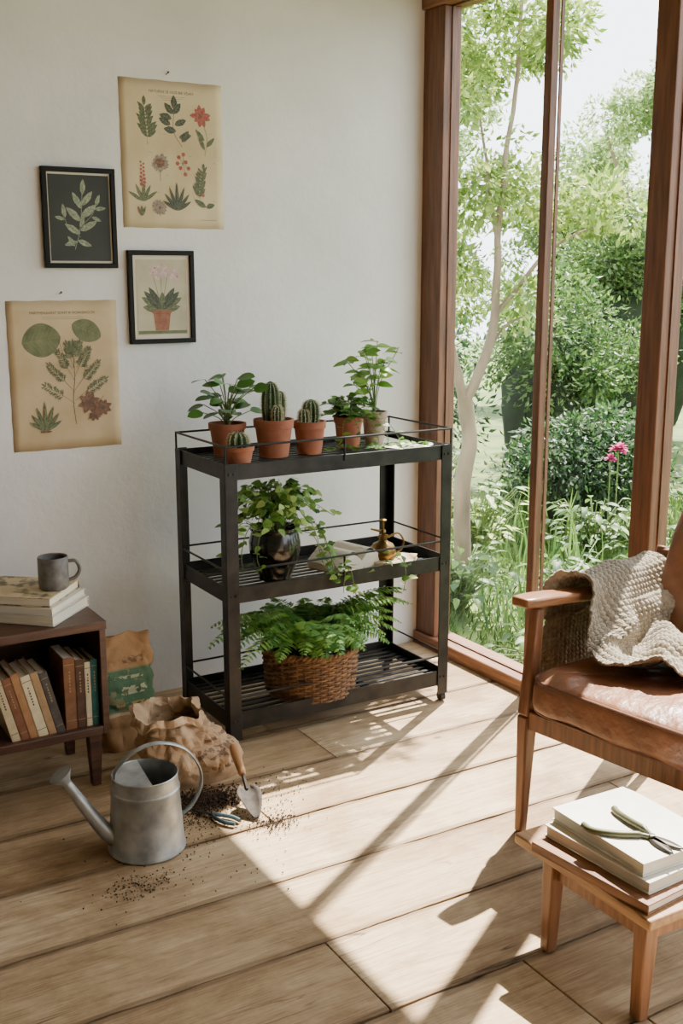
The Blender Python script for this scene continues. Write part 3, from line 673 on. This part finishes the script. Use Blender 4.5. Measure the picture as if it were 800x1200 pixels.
# blanket
m_knit=M('beige_knit',(136,125,109),(170,158,139),scale=60,rough=.95,bump=.5,bscale=220,sheen=.1)
path=cr([(-.060,.37),(-.062,.50),(-.052,.62),(-.034,.678),(0,.688),(.036,.676),(.060,.625),(.085,.545),(.12,.500),(.18,.488),(.27,.488),(.36,.486),(.44,.486)],10)
path=[V((p[0],p[1])) for p in path]
cum=[0]
for i in range(1,len(path)): cum.append(cum[-1]+(path[i]-path[i-1]).length)
TL=cum[-1]
def pp(s):
    s=max(0,min(TL,s))
    for i in range(1,len(cum)):
        if s<=cum[i]:
            k=(s-cum[i-1])/max(1e-9,cum[i]-cum[i-1]); p=path[i-1].lerp(path[i],k); d=(path[i]-path[i-1]).normalized(); return p,V((-d.y,d.x))
    return path[-1],V((0,1))
b0=[(0,.10),(.22,.12),(.30,.14),(.42,.17),(.52,.14),(.66,.06),(.80,.06),(1,.16)]
b1=[(0,.50),(.3,.54),(.45,.54),(.55,.50),(.7,.46),(1,.46)]
def li(tb,t):
    for i in range(1,len(tb)):
        if t<=tb[i][0]:
            k=(t-tb[i-1][0])/(tb[i][0]-tb[i-1][0]); k=k*k*(3-2*k); return tb[i-1][1]+(tb[i][1]-tb[i-1][1])*k
    return tb[-1][1]
NS,NT=400,240
q=MB(); vs=[]
for i in range(NS+1):
    s=i/NS; p,nr=pp(s*TL)
    for j in range(NT+1):
        t=j/NT; x=li(b0,s)+(li(b1,s)-li(b0,s))*t+.012*math.sin(s*31+1)*(1-t)
        f1=.5+.5*math.sin(t*11+s*8+.9*math.sin(s*11)); f2=.5+.5*math.sin(t*21-s*13+1); f3=.5+.5*math.sin(s*30+t*6+2.2*noise.noise(V((x*9,s*5,0))))
        on=.3 if s<.2 else (.3 if s<.44 else min(1.25,.3+(s-.44)*8))
        if s>.9: on*=max(.1,(1-s)/.1)
        fold=(.034*f1**1.6+.012*f2+.024*f3**1.5*(1 if s>.5 else .2))*on
        edge=.010*math.exp(-min(t,1-t)*30)
        row=s*TL/.0145; col=x/.018
        kn=.0072*abs(math.sin(PI*(col+.22*abs(((row*1.0)%1)-.5)*2)))*(.4+.6*abs(math.sin(PI*row)))
        h=fold+edge+kn
        if s<.22: h=fold*.7-kn
        vs.append((x,-(p[0]+nr[0]*h)*1.0,p[1]+nr[1]*h))
n1=NT+1
q.add(vs,[(i*n1+j,i*n1+j+1,(i+1)*n1+j+1,(i+1)*n1+j) for i in range(NS) for j in range(NT)])
o=q.obj('knitted_blanket',m_knit,loc=CL,rot=ROT,angle=180,solid=.006); meta(o,'chunky beige knitted throw draped over the armrest and seat','blanket')
# ---------------------------------------------------------------- stool + books
m_stool=wood('stool_wood',(142,104,70),(182,142,100),'y',.45); m_stl=wood('stool_leg_wood',(108,70,44),(150,102,66),'z',.42)
e=thing('low_stool','low light wooden stool holding a stack of books','stool',(1.535,1.395,0))
SWX=.31
q=MB(); q.bx(0,SWX,0,.42,.226,.25); q.obj('top',m_stool,parent=e,bevel=.004)
for (x,y) in((.035,.04),(.035,.32),(SWX-.035,.04),(SWX-.035,.32)):
    q=MB(); q.beam((x-.008 if x<.2 else x+.008,y,0),(x,y,.226),(.028,.028),(.04,.036)); q.obj('leg',m_stl,parent=e,bevel=.004)
q=MB(); q.bx(.03,.045,.04,.32,.178,.226);q.bx(SWX-.045,SWX-.03,.04,.32,.178,.226);q.bx(.035,SWX-.035,.033,.048,.178,.226);q.bx(.035,SWX-.035,.312,.327,.178,.226); q.obj('apron',m_stl,parent=e,bevel=.002)
gr='books stacked on the low stool'
m_cwood=wood('book_marbled_brown',(104,68,46),(150,102,70),'y',.45)
book('book','brown book at the bottom of the stool stack',1.665,1.585,.251,.27,.32,.022,.10,m_cwood,group=gr)
book('book','cream book in the middle of the stool stack',1.685,1.595,.274,.24,.30,.027,.06+PI,m_cwhite,group=gr)
book('book','white hardback on top of the stool stack',1.69,1.60,.302,.22,.285,.030,-.02+PI,M('book_bright_white',(206,202,192),(226,222,214),rough=.5,scale=14),group=gr)
m_ol=M('olive_grip',(66,68,44),(98,98,64),rough=.4)
e=thing('pruning_shears','open pruning shears with olive green grips on the books','shears',(1.667,1.525,.3325),0)
for pts in ([(0,0,.004),(-.018,.02,.006),(-.055,.045,.006),(-.088,.085,.005),(-.088,.115,.005)],[(0,0,.006),(.008,.03,.008),(.008,.07,.008),(.014,.115,.006),(.022,.135,.006)]):
    q=MB(); c=cr(pts,6); q.tube(c,[.0055]*6+[.0078]*(len(c)-6),10); q.obj('grip',m_ol,parent=e)
for d in ((.25,-1,0),(-.15,-1,0)):
    q=MB(); q.leaf((0,.012,.004),d,(0,0,1),.085,.024,0,8,0,k=.9); q.obj('blade',m_blade,parent=e,solid=.0025)
q=MB(); q.lathe([(.001,.002),(.007,.002),(.007,.011),(.001,.012)],12); q.obj('pivot',m_blade,parent=e)
# ---------------------------------------------------------------- wall art
m_paper=M('aged_paper',(196,177,140),(220,203,168),scale=6,rough=.85,detail=9)
m_paper2=M('aged_paper_tan',(184,160,122),(212,191,154),scale=6,rough=.85,detail=9)
ink={'g':M('ink_green',(56,70,46),(118,124,86),scale=150),'d':M('ink_dark_green',(36,46,36),(82,88,68),scale=150),'r':M('ink_red',(140,56,46),(182,104,86),scale=150),
 'b':M('ink_brown',(88,54,38),(138,100,74),scale=150),'y':M('ink_grey',(112,98,88),(162,146,128),scale=150),'k':M('ink_black',(84,74,60)),'p':M('ink_pink',(186,150,156),(216,186,184),scale=60),'t':M('ink_terracotta',(130,78,54),(160,104,74),scale=60),
 'c':M('ink_cream',(110,120,96),(168,174,146),scale=110),'w':M('ink_mat',(216,206,184),(222,212,192)),'n':M('ink_night',(32,36,31),(48,52,45)),'s':M('ink_sage',(176,168,138),(198,190,160),scale=14),'o':M('ink_olive',(84,92,58),(122,126,84),scale=24),'v':M('ink_vein',(142,144,100))}
KEYS=list(ink.keys()); MATS=[ink[k] for k in KEYS]
class Ill:
    def __init__(s): s.b=MB(); s.l=0
    def up(s): s.l+=1; return -.0010-.000003*s.l
    def lf(s,x,z,L,Wd,an,c,seg=7,k=.9,j=0,e=.8):
        y=s.up(); ca,sa=math.cos(an),math.sin(an); up=[];dn=[]
        for i in range(seg+1):
            t=i/seg; w_=Wd/2*max(0,math.sin(PI*t**k))**e; cx,cz=x+ca*L*t,z+sa*L*t; w1=w_*(1+(j*U(-1,1) if 0<i<seg else 0)); w2=w_*(1+(j*U(-1,1) if 0<i<seg else 0))
            up.append((cx-sa*w1,y,cz+ca*w1)); dn.append((cx+sa*w2,y,cz-ca*w2))
        vs=up+dn[::-1][1:-1]; s.b.add(vs,[tuple(range(len(vs)))],KEYS.index(c))
    def ln(s,pts,w_,c):
        y=s.up(); P=cr([(p[0],0,p[1]) for p in pts],6) if len(pts)>2 else [V((p[0],0,p[1])) for p in pts]; vs=[]
        for i,p in enumerate(P):
            d=P[min(i+1,len(P)-1)]-P[max(i-1,0)]; d.normalize(); n=V((-d.z,0,d.x))*w_/2; vs+= [(p.x+n.x,y,p.z+n.z),(p.x-n.x,y,p.z-n.z)]
        s.b.add(vs,[(2*i,2*i+1,2*i+3,2*i+2) for i in range(len(P)-1)],KEYS.index(c))
    def disc(s,x,z,r,c,n=16,ry=None):
        y=s.up(); ry=ry or r; s.b.add([(x+r*math.cos(2*PI*i/n),y,z+ry*math.sin(2*PI*i/n)) for i in range(n)],[tuple(range(n))],KEYS.index(c))
    def rect(s,x0,x1,z0,z1,c): y=s.up(); s.b.add([(x0,y,z0),(x1,y,z0),(x1,y,z1),(x0,y,z1)],[(0,1,2,3)],KEYS.index(c))
    def bloom(s,x,z,r,n,c,c2=None):
        for i in range(n): s.lf(x,z,r*U(.8,1.15),r*.5,2*PI*i/n+.3+U(-.15,.15),c,j=.12)
        if c2: s.disc(x,z,r*.2,c2,10)
    def vleaf(s,x,z,L,Wd,an,c,c2='k',nv=4):
        if nv>4: s.lf(x,z,L,Wd,an,c,24,1.0,e=.6)
        else: s.lf(x,z,L,Wd,an,c,9,j=.10)
        s.ln([(x,z),(x+L*.95*math.cos(an),z+L*.95*math.sin(an))],.0006,c2)
        for k in range(nv):
            t=.12+.68*k/nv
            for sg in(-1,1): s.ln([(x+L*t*math.cos(an),z+L*t*math.sin(an)),(x+L*(t+.12)*math.cos(an)+Wd*.36*math.cos(an+sg*1.3),z+L*(t+.12)*math.sin(an)+Wd*.36*math.sin(an+sg*1.3))],.0005,c2)
    def sprig(s,x,z,h,n,L,c,lean=0,c2='k',Wd=None):
        s.ln([(x,z),(x+lean*.4,z+h*.5),(x+lean,z+h)],.0010,c2)
        for i in range(n):
            t=.2+.8*i/n; px=x+lean*t*t; pz=z+h*t
            for sg in(-1,1): s.vleaf(px,pz,L*(1.1-.4*t)*U(.8,1.15),(Wd or L*.32)*(1.1-.4*t),PI/2-sg*U(.6,1.0),c,'k',2)
        s.lf(x+lean,z+h,L*.7,L*.3,PI/2,c)
    def umbel(s,x,z,L,an,c):
        ex,ez=x+L*math.cos(an),z+L*math.sin(an); s.ln([(x,z),(x+L*.5*math.cos(an)-.002,z+L*.5*math.sin(an)+.004),(ex,ez)],.0012,c)
        for k in range(9):
            t=.42+.58*k/8; px,pz=x+L*t*math.cos(an),z+L*t*math.sin(an)
            for sg in(-1,1):
                l2=.026*(1.25-.6*t)*U(.75,1.15); a2=an+sg*U(.6,1.0)
                s.lf(px,pz,l2,l2*.17,a2,c,5)
                for m in(.35,.6): 
                    for s2 in(-1,1): s.lf(px+l2*m*math.cos(a2),pz+l2*m*math.sin(a2),l2*.42,l2*.09,a2+s2*.7,c,4)
        s.lf(ex,ez,.02,.005,an,c,5)
    def blades(s,x,z,h,n,c):
        for i in range(n): a=PI/2+(i-(n-1)/2)*.34; s.vleaf(x,z,h*(1-.12*abs(i-(n-1)/2)),h*.13,a,c,'v',0)
def text_obj(body,size,x,z,parent,mat):
    cu=bpy.data.curves.new('title','FONT'); cu.body=body; cu.size=size; cu.align_x='CENTER'; t=bpy.data.objects.new('tmp',cu); sc.collection.objects.link(t)
    bpy.context.view_layer.update(); dg=bpy.context.evaluated_depsgraph_get(); me=bpy.data.meshes.new_from_object(t.evaluated_get(dg)); bpy.data.objects.remove(t)
    o=bpy.data.objects.new('title',me); sc.collection.objects.link(o); me.materials.clear(); me.materials.append(mat); o.rotation_euler=(PI/2,0,0); o.location=(x,-.0013,z); o.parent=parent
def paper(e,w_,h,mat):
    q=MB(); n=14; vs=[]
    for i in range(n+1):
        for j in range(n+1):
            x=w_*i/n;z=h*j/n
            vs.append((x+.0010*math.sin(z*70)*(1 if i==n else -1 if i==0 else 0),0,z+.001*math.sin(x*60)*(1 if j in(0,n) else 0)))
    q.add(vs,[(i*(n+1)+j,(i+1)*(n+1)+j,(i+1)*(n+1)+j+1,i*(n+1)+j+1) for i in range(n) for j in range(n)]); q.obj('paper',mat,parent=e,solid=.0016)
def nail(x,z):
    q=MB(); q.tube([(0,0,0),(0,-.018,.004)],.0018,8); q.tube([(0,-.018,.004),(0,-.020,.0045)],.004,10); o=q.obj('nail',m_blade,loc=(x,Y1,z)); meta(o,'small metal nail in the wall above a print','nail')
YW=Y1
e=thing('botanical_poster','aged paper poster of assorted plants and flowers on the wall','poster',(1.33,YW,1.665)); w_,h_=.37,.48; paper(e,w_,h_,m_paper)
I=Ill(); sx=w_/121.; sz=h_/177.
def at(px,py): return ((px-141)*sx,h_-(py-95)*sz)
x,z=at(172,172); I.sprig(x,z,.125,9,.046,'g',-.008)
x,z=at(203,165); I.ln([(x+.03,z-.02),(x,z+.03),(x+.005,z+.10)],.0016,'k'); 
for dx_,dz_,an in((0,.085,2.3),(.0,.085,.9),(.005,.10,1.6),(-.01,.05,2.7),(.005,.05,.4),(.02,.01,.2),(.03,-.005,1.0),(-.005,.07,2.9),(.01,.03,3.0)): I.vleaf(x+dx_,z+dz_,.046,.022,an,'d','v',3)
x,z=at(240,182); I.ln([(x,z),(x+.01,z+.06),(x-.01,z+.12)],.0016,'g'); I.bloom(x-.012,z+.13,.036,9,'r','b'); I.vleaf(x,z+.05,.05,.015,2.3,'g'); I.vleaf(x+.006,z+.03,.045,.015,.8,'g'); I.vleaf(x,z+.02,.05,.014,2.0,'g')
x,z=at(165,240); I.ln([(x,z),(x,z+.08)],.0016,'g'); 
for k in range(14): I.disc(x+.006*(-1)**k*U(.5,1.1),z+.05+.006*k,.006-.0002*k,'r')
for an in(1.1,2.0,.6,2.6,1.5): I.vleaf(x,z,.062,.012,an,'g','v',0)
x,z=at(186,215); I.ln([(x,z),(x,z+.05)],.0016,'b'); I.bloom(x,z+.06,.030,22,'y','b'); I.bloom(x,z+.06,.018,13,'b')
x,z=at(210,198)
for dx_,dz_ in((0,0),(.018,-.02),(.02,.02),(-.005,.035),(.03,0),(.012,.045),(-.01,.015)): I.disc(x+dx_,z+dz_,.0068,'r'); I.ln([(x+.01,z+.015),(x+dx_,z+dz_)],.0008,'k')
x,z=at(232,240); I.sprig(x,z,.11,9,.034,'g',.018,Wd=.012)
x,z=at(205,250); I.blades(x,z,.095,7,'d')
x,z=at(184,252); I.bloom(x,z+.014,.026,16,'y','b'); I.ln([(x,z-.015),(x,z+.01)],.0015,'b')
x,z=at(240,245); I.vleaf(x,z,.05,.018,2.6,'g'); I.vleaf(x,z,.035,.018,.3,'g'); I.disc(x-.01,z+.04,.006,'r')
x,z=at(163,258); I.lf(x,z,.036,.010,1.2,'g');I.lf(x,z,.036,.010,2.0,'b');I.lf(x,z,.036,.010,1.6,'g')
for k in range(3): I.ln([(w_/2-.05+.01*k,h_-.050-.006*k),(w_/2+.05-.01*k,h_-.050-.006*k)],.0008,'k')
I.ln([(w_-.09,.03),(w_-.03,.03)],.0010,'k')
for k in range(14):
    xx,zz=U(.03,w_-.03),U(.08,h_-.10); I.ln([(xx,zz),(xx+.012,zz)],.0007,'k')
I.b.obj('illustration',MATS,parent=e,smooth=False)
text_obj('NATURAE SE HUIS BIE VEIAN',.0125,w_/2,h_-.040,e,ink['k'])
e=thing('botanical_poster','aged tan paper poster with large round leaves and a branching plant','poster',(.92,YW,.93)); w_,h_=.372,.495; paper(e,w_,h_,m_paper2)
I=Ill(); sx=w_/128.; sz=h_/176.
def at(px,py): return ((px-10)*sx,h_-(py-353)*sz)
x,z=at(48,398); I.vleaf(x-.065,z-.012,.132,.112,.15,'o','v',6); I.ln([(x+.06,z-.01),(x+.075,z-.06),(x+.10,z-.10)],.0016,'g')
x,z=at(103,388); I.vleaf(x-.055,z+.02,.108,.074,-.42,'o','v',6)
x,z=at(84,500); I.ln([(x,z),(x-.006,z+.08),(x+.002,z+.16),(x,z+.24)],.0026,'g')
for (t,L,da) in((.07,.115,1.0),(.08,.125,-1.0),(.11,.12,.74),(.115,.12,-.76),(.15,.105,.50),(.155,.105,-.52),(.19,.08,.25),(.195,.08,-.28),(.22,.05,0)): I.umbel(x,z+t,L,PI/2+da,'g')
x,z=at(48,506); I.blades(x,z,.10,7,'g'); I.disc(x,z-.002,.02,'b',12,.004)
x,z=at(108,478)
for dx_,dz_,r in((-.02,.01,.038),(.025,-.01,.034),(-.002,-.035,.022)): I.bloom(x+dx_,z+dz_,r,8,'b','k')
I.ln([(x-.03,z-.05),(x,z),(x+.03,z+.03)],.0016,'b')
for k in range(2): I.ln([(w_/2-.07,h_-.054-.006*k),(w_/2+.07,h_-.054-.006*k)],.0008,'k')
I.b.obj('illustration',MATS,parent=e,smooth=False)
text_obj('PARTMENAAINT SONT A VIOANINGON',.0122,w_/2,h_-.044,e,ink['k'])
m_blackf=M('black_frame',(12,11,11),(20,19,18),rough=.6,spec=.25)
def frame(label,x,z,w_,h,draw):
    e=thing('framed_botanical_print',label,'picture frame',(x,Y1-.020,z)); q=MB(); t=.016;d=.020
    q.bx(0,w_,0,d,0,t);q.bx(0,w_,0,d,h-t,h);q.bx(0,t,0,d,t,h-t);q.bx(w_-t,w_,0,d,t,h-t); q.obj('frame',m_blackf,parent=e,bevel=.0015)
    q=MB(); q.bx(t,w_-t,.010,.016,t,h-t); p=q.obj('print',ink['w'],parent=e)
    I=Ill(); draw(I,w_,h); I.b.obj('illustration',MATS,loc=(0,.010,0),parent=e,smooth=False)
def d1(I,w_,h):
    I.rect(.021,w_-.021,.023,h-.023,'n'); x=w_/2
    I.ln([(x-.02,.06),(x,.13),(x+.012,.25)],.0016,'c'); I.ln([(x,.13),(x+.04,.17),(x+.055,.20)],.0012,'c'); I.ln([(x,.10),(x-.04,.13),(x-.05,.16)],.0012,'c')
    for (px,pz,an,L) in((.0,.11,2.6,.06),(.0,.12,.5,.065),(.003,.15,2.4,.065),(.003,.16,.7,.07),(.008,.19,2.1,.06),(.008,.2,.9,.06),(.012,.235,1.5,.05),(-.01,.09,-.4,.05),(-.012,.085,3.4,.045),(.05,.19,.1,.04),(.055,.20,1.2,.04),(-.05,.155,2.9,.035),(-.05,.16,1.7,.045),(.0,.13,1.2,.04),(-.02,.07,2.2,.04),(.04,.165,-.4,.035)):
        I.vleaf(x+px,pz,L,L*.34,an,'c','n',4)
def d2(I,w_,h):
    I.rect(.028,w_-.028,.030,h-.030,'s'); x=w_/2-.002
    for an,L in((.5,.085),(2.6,.085),(1.0,.09),(2.1,.09),(.15,.07),(3.0,.07),(1.5,.06),(.75,.09),(2.35,.09)): I.vleaf(x,.115,L,.026,an,'g' if L<.088 else 'd','v',3)
    for lean in(-.03,.025,.0): I.ln([(x,.12),(x+lean*.5,.18),(x+lean,.235)],.0015,'g')
    for k in range(24):
        dx_=U(-.06,.06); dz_=.245-abs(dx_)*.35+U(-.018,.022); I.bloom(x+dx_,dz_,U(.009,.015),5,'p','r' if k%3==0 else 'w')
    y=I.up(); I.b.add([(x-.024,y,.045),(x+.024,y,.045),(x+.032,y,.105),(x-.032,y,.105)],[(0,1,2,3)],KEYS.index('t')); I.rect(x-.035,x+.035,.103,.115,'t'); I.ln([(x-.032,.102),(x+.032,.102)],.0015,'b'); I.rect(.031,w_-.031,.033,.044,'o')
frame('black framed dark print of a pale leaf sprig',1.055,1.53,.245,.32,d1)
frame('black framed print of pink orchids in a clay pot',1.335,1.275,.24,.315,d2)
nail(1.50,2.165); nail(1.10,1.447)
# ---------------------------------------------------------------- garden
m_grass=M('lawn',(60,84,38),(112,128,64),scale=3,rough=.9,bump=.5,bscale=40,detail=8)
q=MB(); n=30
q.add([(2.66+ i*1.1,-6+j*1.0,-.10+.0*i) for i in range(n) for j in range(n)],[(i*n+j,(i+1)*n+j,(i+1)*n+j+1,i*n+j+1) for i in range(n-1) for j in range(n-1)]); 
q.add([(-2+i*1.55,3.86+j*2,-.10) for i in range(4) for j in range(10)],[(i*10+j,(i+1)*10+j,(i+1)*10+j+1,i*10+j+1) for i in range(3) for j in range(9)])
o=q.obj('garden_lawn',m_grass); o['kind']='stuff'; meta(o,'sunlit green garden lawn outside the windows','lawn')
def gleaf(n,c1,c2,tr=.42): return M(n,c1,c2,scale=1.2,rough=.5,transl=tr,tone=True)
mg=[gleaf('garden_leaf_bright',(96,128,48),(172,190,98)),gleaf('garden_leaf_mid',(52,86,38),(114,144,70)),gleaf('garden_leaf_deep',(30,58,30),(70,102,52)),gleaf('garden_leaf_hazed',(108,138,76),(176,194,126))]  # last set: paler leaves for far plants, distance haze put into the colour
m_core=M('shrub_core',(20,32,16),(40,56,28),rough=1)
m_bark=M('pale_bark',(100,85,68),(152,133,108),scale=10,rough=.85,bump=.7,bscale=30,stretch=(1,1,.3),detail=8)
def rdir():
    while True:
        p=V((U(-1,1),U(-1,1),U(-1,1)))
        if .05<p.length<1: return p.normalized()
def foliage(b,c,r,nclump,nleaf,ls,cr_=.35,mi=0):
    c=V(c)
    for k in range(nclump):
        d=rdir(); 
        if d.z<-.3: d.z*=-.5
        rad=U(.45,1.0); cc=c+V((d.x*r[0],d.y*r[1],d.z*r[2]))*rad; rr=U(.5,1.3)*cr_; lsz=ls*U(.7,1.3)
        for i in range(nleaf//nclump):
            u=rdir(); p=cc+V((u.x,u.y,u.z*.8))*rr*U(.5,1.05); 
            if p.z<.02: p.z=.02+U(0,.2)
            dd=(u+rdir()*.9+V((0,0,-.2))).normalized(); nn=(u*.5+V((.2,.1,.9))+rdir()*.6).normalized()
            L=U(.6,1.25)*lsz; b.quickleaf(p,dd,nn,L,L*.5,mi)
def S(x,y,rx,ry,h,n,ls,mi,label,name='garden_shrub',cat='shrub',z0=-.1,cl=None,core=True):
    e=thing(name,label,cat,(x,y,z0))
    b=MB(); foliage(b,(0,0,h*.5),(rx*.85,ry*.85,h*.42),cl or 60,n,ls,cr_=.18*min(rx,h)+.1); b.obj('leaves',mg[mi],parent=e,smooth=False)
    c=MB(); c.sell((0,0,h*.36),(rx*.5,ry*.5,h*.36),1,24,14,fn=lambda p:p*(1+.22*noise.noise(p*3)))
    c.obj('filler_core',m_core,parent=e)  # dark filler mass added inside the leaves to stop see-through, no real branches
    return e
S(4.85,5.2,.6,.5,.85,8500,.052,2,'dark green flowering shrub in the garden')
S(5.8,4.3,.65,.55,.95,6000,.05,1,'leafy green shrub beside the lawn')
S(4.2,6.4,.75,.7,1.45,9000,.055,2,'dense deep green shrub behind the tree')
S(5.75,6.5,.8,.75,1.75,14000,.052,1,'rounded green shrub in the garden')
S(7.2,5.4,.85,.8,1.7,11000,.052,0,'bright green shrub in the garden')
S(5.5,8.4,1.0,.9,2.9,15000,.07,0,'tall bright green shrub in the garden')
S(3.3,8.5,.8,.8,2.9,6000,.08,3,'tall haze-paled green shrub beyond the slim tree')
S(7.5,7.4,.95,.95,2.6,16000,.062,1,'broad green shrub at the garden edge')
S(9.6,6.4,1.2,1.1,2.7,12000,.07,3,'tall haze-paled green shrub at the garden edge')
S(10.6,11.2,1.6,1.2,3.8,15000,.09,3,'tall hazy green hedge tree at the garden end')
S(12.4,8.8,1.5,1.2,3.5,12000,.09,0,'bright green hedge tree at the garden end')
S(7.6,12.0,1.6,1.1,5.2,24000,.085,3,'very tall haze-paled hedge tree at the garden end')
S(13.8,5.8,1.4,1.3,3.0,6000,.11,1,'broad hedge tree at the garden end')
S(8.8,3.2,1.2,1.1,2.2,5500,.085,1,'broad green shrub by the lawn')
S(8.8,.2,1.3,1.3,2.4,4000,.1,2,'deep green shrub by the lawn')
S(8.6,-2.9,1.4,1.3,2.4,3500,.1,1,'green shrub by the lawn')
e=thing('garden_tree','slim pale-barked tree with light leaves outside the window','tree',(3.40,4.50,-.1))
q=MB()
def br(pts,r0,r1): 
    c=cr(pts,7); c=[p+V((noise.noise(p*6),noise.noise(p*6+V((7,1,2))),0))*.018*min(1,p.z*3) for p in c]; q.tube(c,[(r0+(r1-r0)*i/(len(c)-1))*(1+.12*noise.noise(c[i]*14)) for i in range(len(c))],12); return c
T=[br([(0,0,0),(-.02,.0,.45),(.03,.02,.85),(.0,.02,1.02)],.046,.038),
 br([(0,.02,.98),(-.08,.05,1.25),(-.10,.1,1.6),(-.18,.16,2.0),(-.16,.2,2.6),(-.05,.2,3.2)],.028,.008),
 br([(.0,.02,.98),(.09,-.03,1.2),(.15,-.02,1.5),(.17,.0,1.9),(.26,.02,2.4),(.28,0,3.1)],.030,.008),
 br([(.13,-.02,1.4),(.26,-.05,1.55),(.38,-.1,1.7),(.52,-.15,1.8),(.62,-.2,1.85)],.014,.005),
 br([(.16,0,1.8),(.08,.0,2.1),(.0,-.05,2.35)],.012,.005),br([(.09,-.03,1.2),(.2,-.02,1.35),(.36,-.02,1.42)],.011,.004)]
q.obj('trunk',m_bark,parent=e)
b=MB()
for c,r,nc,nl in(((-.2,.15,2.5),(.55,.5,.6),24,4000),((.25,.1,2.65),(.6,.5,.55),22,3600),((.1,0,3.3),(.8,.7,.5),18,2000),((.6,-.15,1.9),(.35,.3,.25),10,1100),((-.25,.2,1.9),(.3,.3,.35),12,1500),((.2,.1,2.0),(.3,.3,.35),12,1300),((.35,0,1.45),(.14,.12,.12),5,360),((0,.1,1.6),(.25,.2,.2),7,500)):
    foliage(b,c,r,nc,nl,.052,cr_=.15)
b.obj('leaves',mg[0],parent=e,smooth=False)
for (x,y,hh) in((6.5,9.9,3.5),(9.4,8.7,3.2)):
    e=thing('garden_tree','airy tree with sparse haze-paled foliage in the garden','tree',(x,y,-.1)); q=MB()
    for k in range(4):
        a=U(0,6.28); q.tube(cr([(0,0,0),(.1*math.cos(a),.1*math.sin(a),1.2),(.5*math.cos(a),.5*math.sin(a),2.2),(.9*math.cos(a),.9*math.sin(a),hh)],6),[.06-.0028*i for i in range(19)],8)
    q.obj('trunk',m_bark,parent=e); b=MB(); foliage(b,(0,0,hh),(1.1,.9,.9),48,8500,.07,cr_=.25); b.obj('leaves',mg[3],parent=e,smooth=False)
q=MB()
def tuft(x,y,n,h,wd,sp):
    for i in range(n):
        a=U(0,6.28); d=V((math.cos(a)*U(.2,.9),math.sin(a)*U(.2,.9),1)); q.leaf((x+U(-sp,sp),y+U(-sp,sp),-.1),d,(math.cos(a),math.sin(a),.3),h*U(.5,1.1),wd,.5,5,.1,k=.55)
for (x,y,n,h,w2,sp) in((3.75,4.2,34,.40,.018,.2),(3.2,3.8,26,.30,.014,.16),(4.1,4.7,30,.40,.02,.25),(3.5,3.5,26,.26,.012,.22),(4.4,5.3,30,.45,.022,.25),(5.1,4.6,30,.3,.02,.3)):
    tuft(x,y,n,h,w2,sp)
for i in range(12000):
    x=U(2.72,6.2);y=U(2.4,6.0); q.quickleaf(V((x,y,-.1)),V((U(-.6,.6),U(-.6,.6),1)).normalized(),V((1,.3,.1)).normalized(),U(.03,.09),.010)
o=q.obj('garden_grass',mg[1],smooth=False); o['kind']='stuff'; meta(o,'grass blades and low greenery outside the glass','grass')
def broad(x,y,h,n,ls,mi):
    e=thing('garden_plant','low broad-leaved plant by the garden lawn','plant',(x,y,-.1)); s=MB(); l=MB()
    for i in range(n):
        a=U(0,6.28); r=U(.03,.28); hh=h*U(.35,1); tip=V((r*math.cos(a),r*math.sin(a),hh)); pts=cr([(U(-.03,.03),U(-.03,.03),0),(tip.x*.5,tip.y*.5,hh*.7),tip],4); s.tube(pts,.003,4)
        l.leaf(tip,(math.cos(a),math.sin(a),U(-.3,.4)),(U(-.4,.2),U(-.5,.1),1),ls*U(.7,1.2),ls*U(.32,.5),.35,5,.18,k=.75)
        for m in range(3): l.leaf(pts[3+m],(math.cos(a+2+m),math.sin(a+2+m),U(0,.4)),(U(-.4,.2),U(-.5,.1),1),ls*U(.5,.9),ls*U(.25,.4),.3,5,.18,k=.75)
    s.obj('stem',m_stem,parent=e); l.obj('leaves',mg[mi],parent=e)
for (x,y,h,n,ls,mi) in((3.1,4.15,.34,80,.08,1),(3.72,4.8,.5,110,.08,0),(3.65,3.95,.30,80,.075,1),(4.3,4.5,.38,100,.075,1),(3.0,4.8,.55,90,.075,2),(4.75,4.0,.28,80,.075,1),(3.35,5.4,.7,110,.08,1),(3.0,3.35,.2,50,.065,1),(4.0,5.65,.62,110,.08,2)):
    broad(x,y,h,n,ls,mi)
m_pink=M('pink_petal',(190,40,120),(226,100,160),rough=.5,transl=.3,tone=True)
def flower(x,y,z,r):
    e=thing('pink_flower','bright pink flower head on the garden shrub','flower',(x,y,z),group='pink flowers in the garden'); b=MB()
    for k in range(30):
        d=rdir(); d.z=abs(d.z); b.leaf((0,0,0),d,(0,0,1),r,r*.7,.3,4,.2)
    b.obj('petals',m_pink,parent=e); s=MB(); s.tube([(0,0,-.1-z),(0,0,0)],.004,5); s.obj('stem',m_stem,parent=e)
flower(4.62,4.66,.52,.060); flower(4.60,4.70,.46,.040); flower(6.65,5.0,1.6,.04)
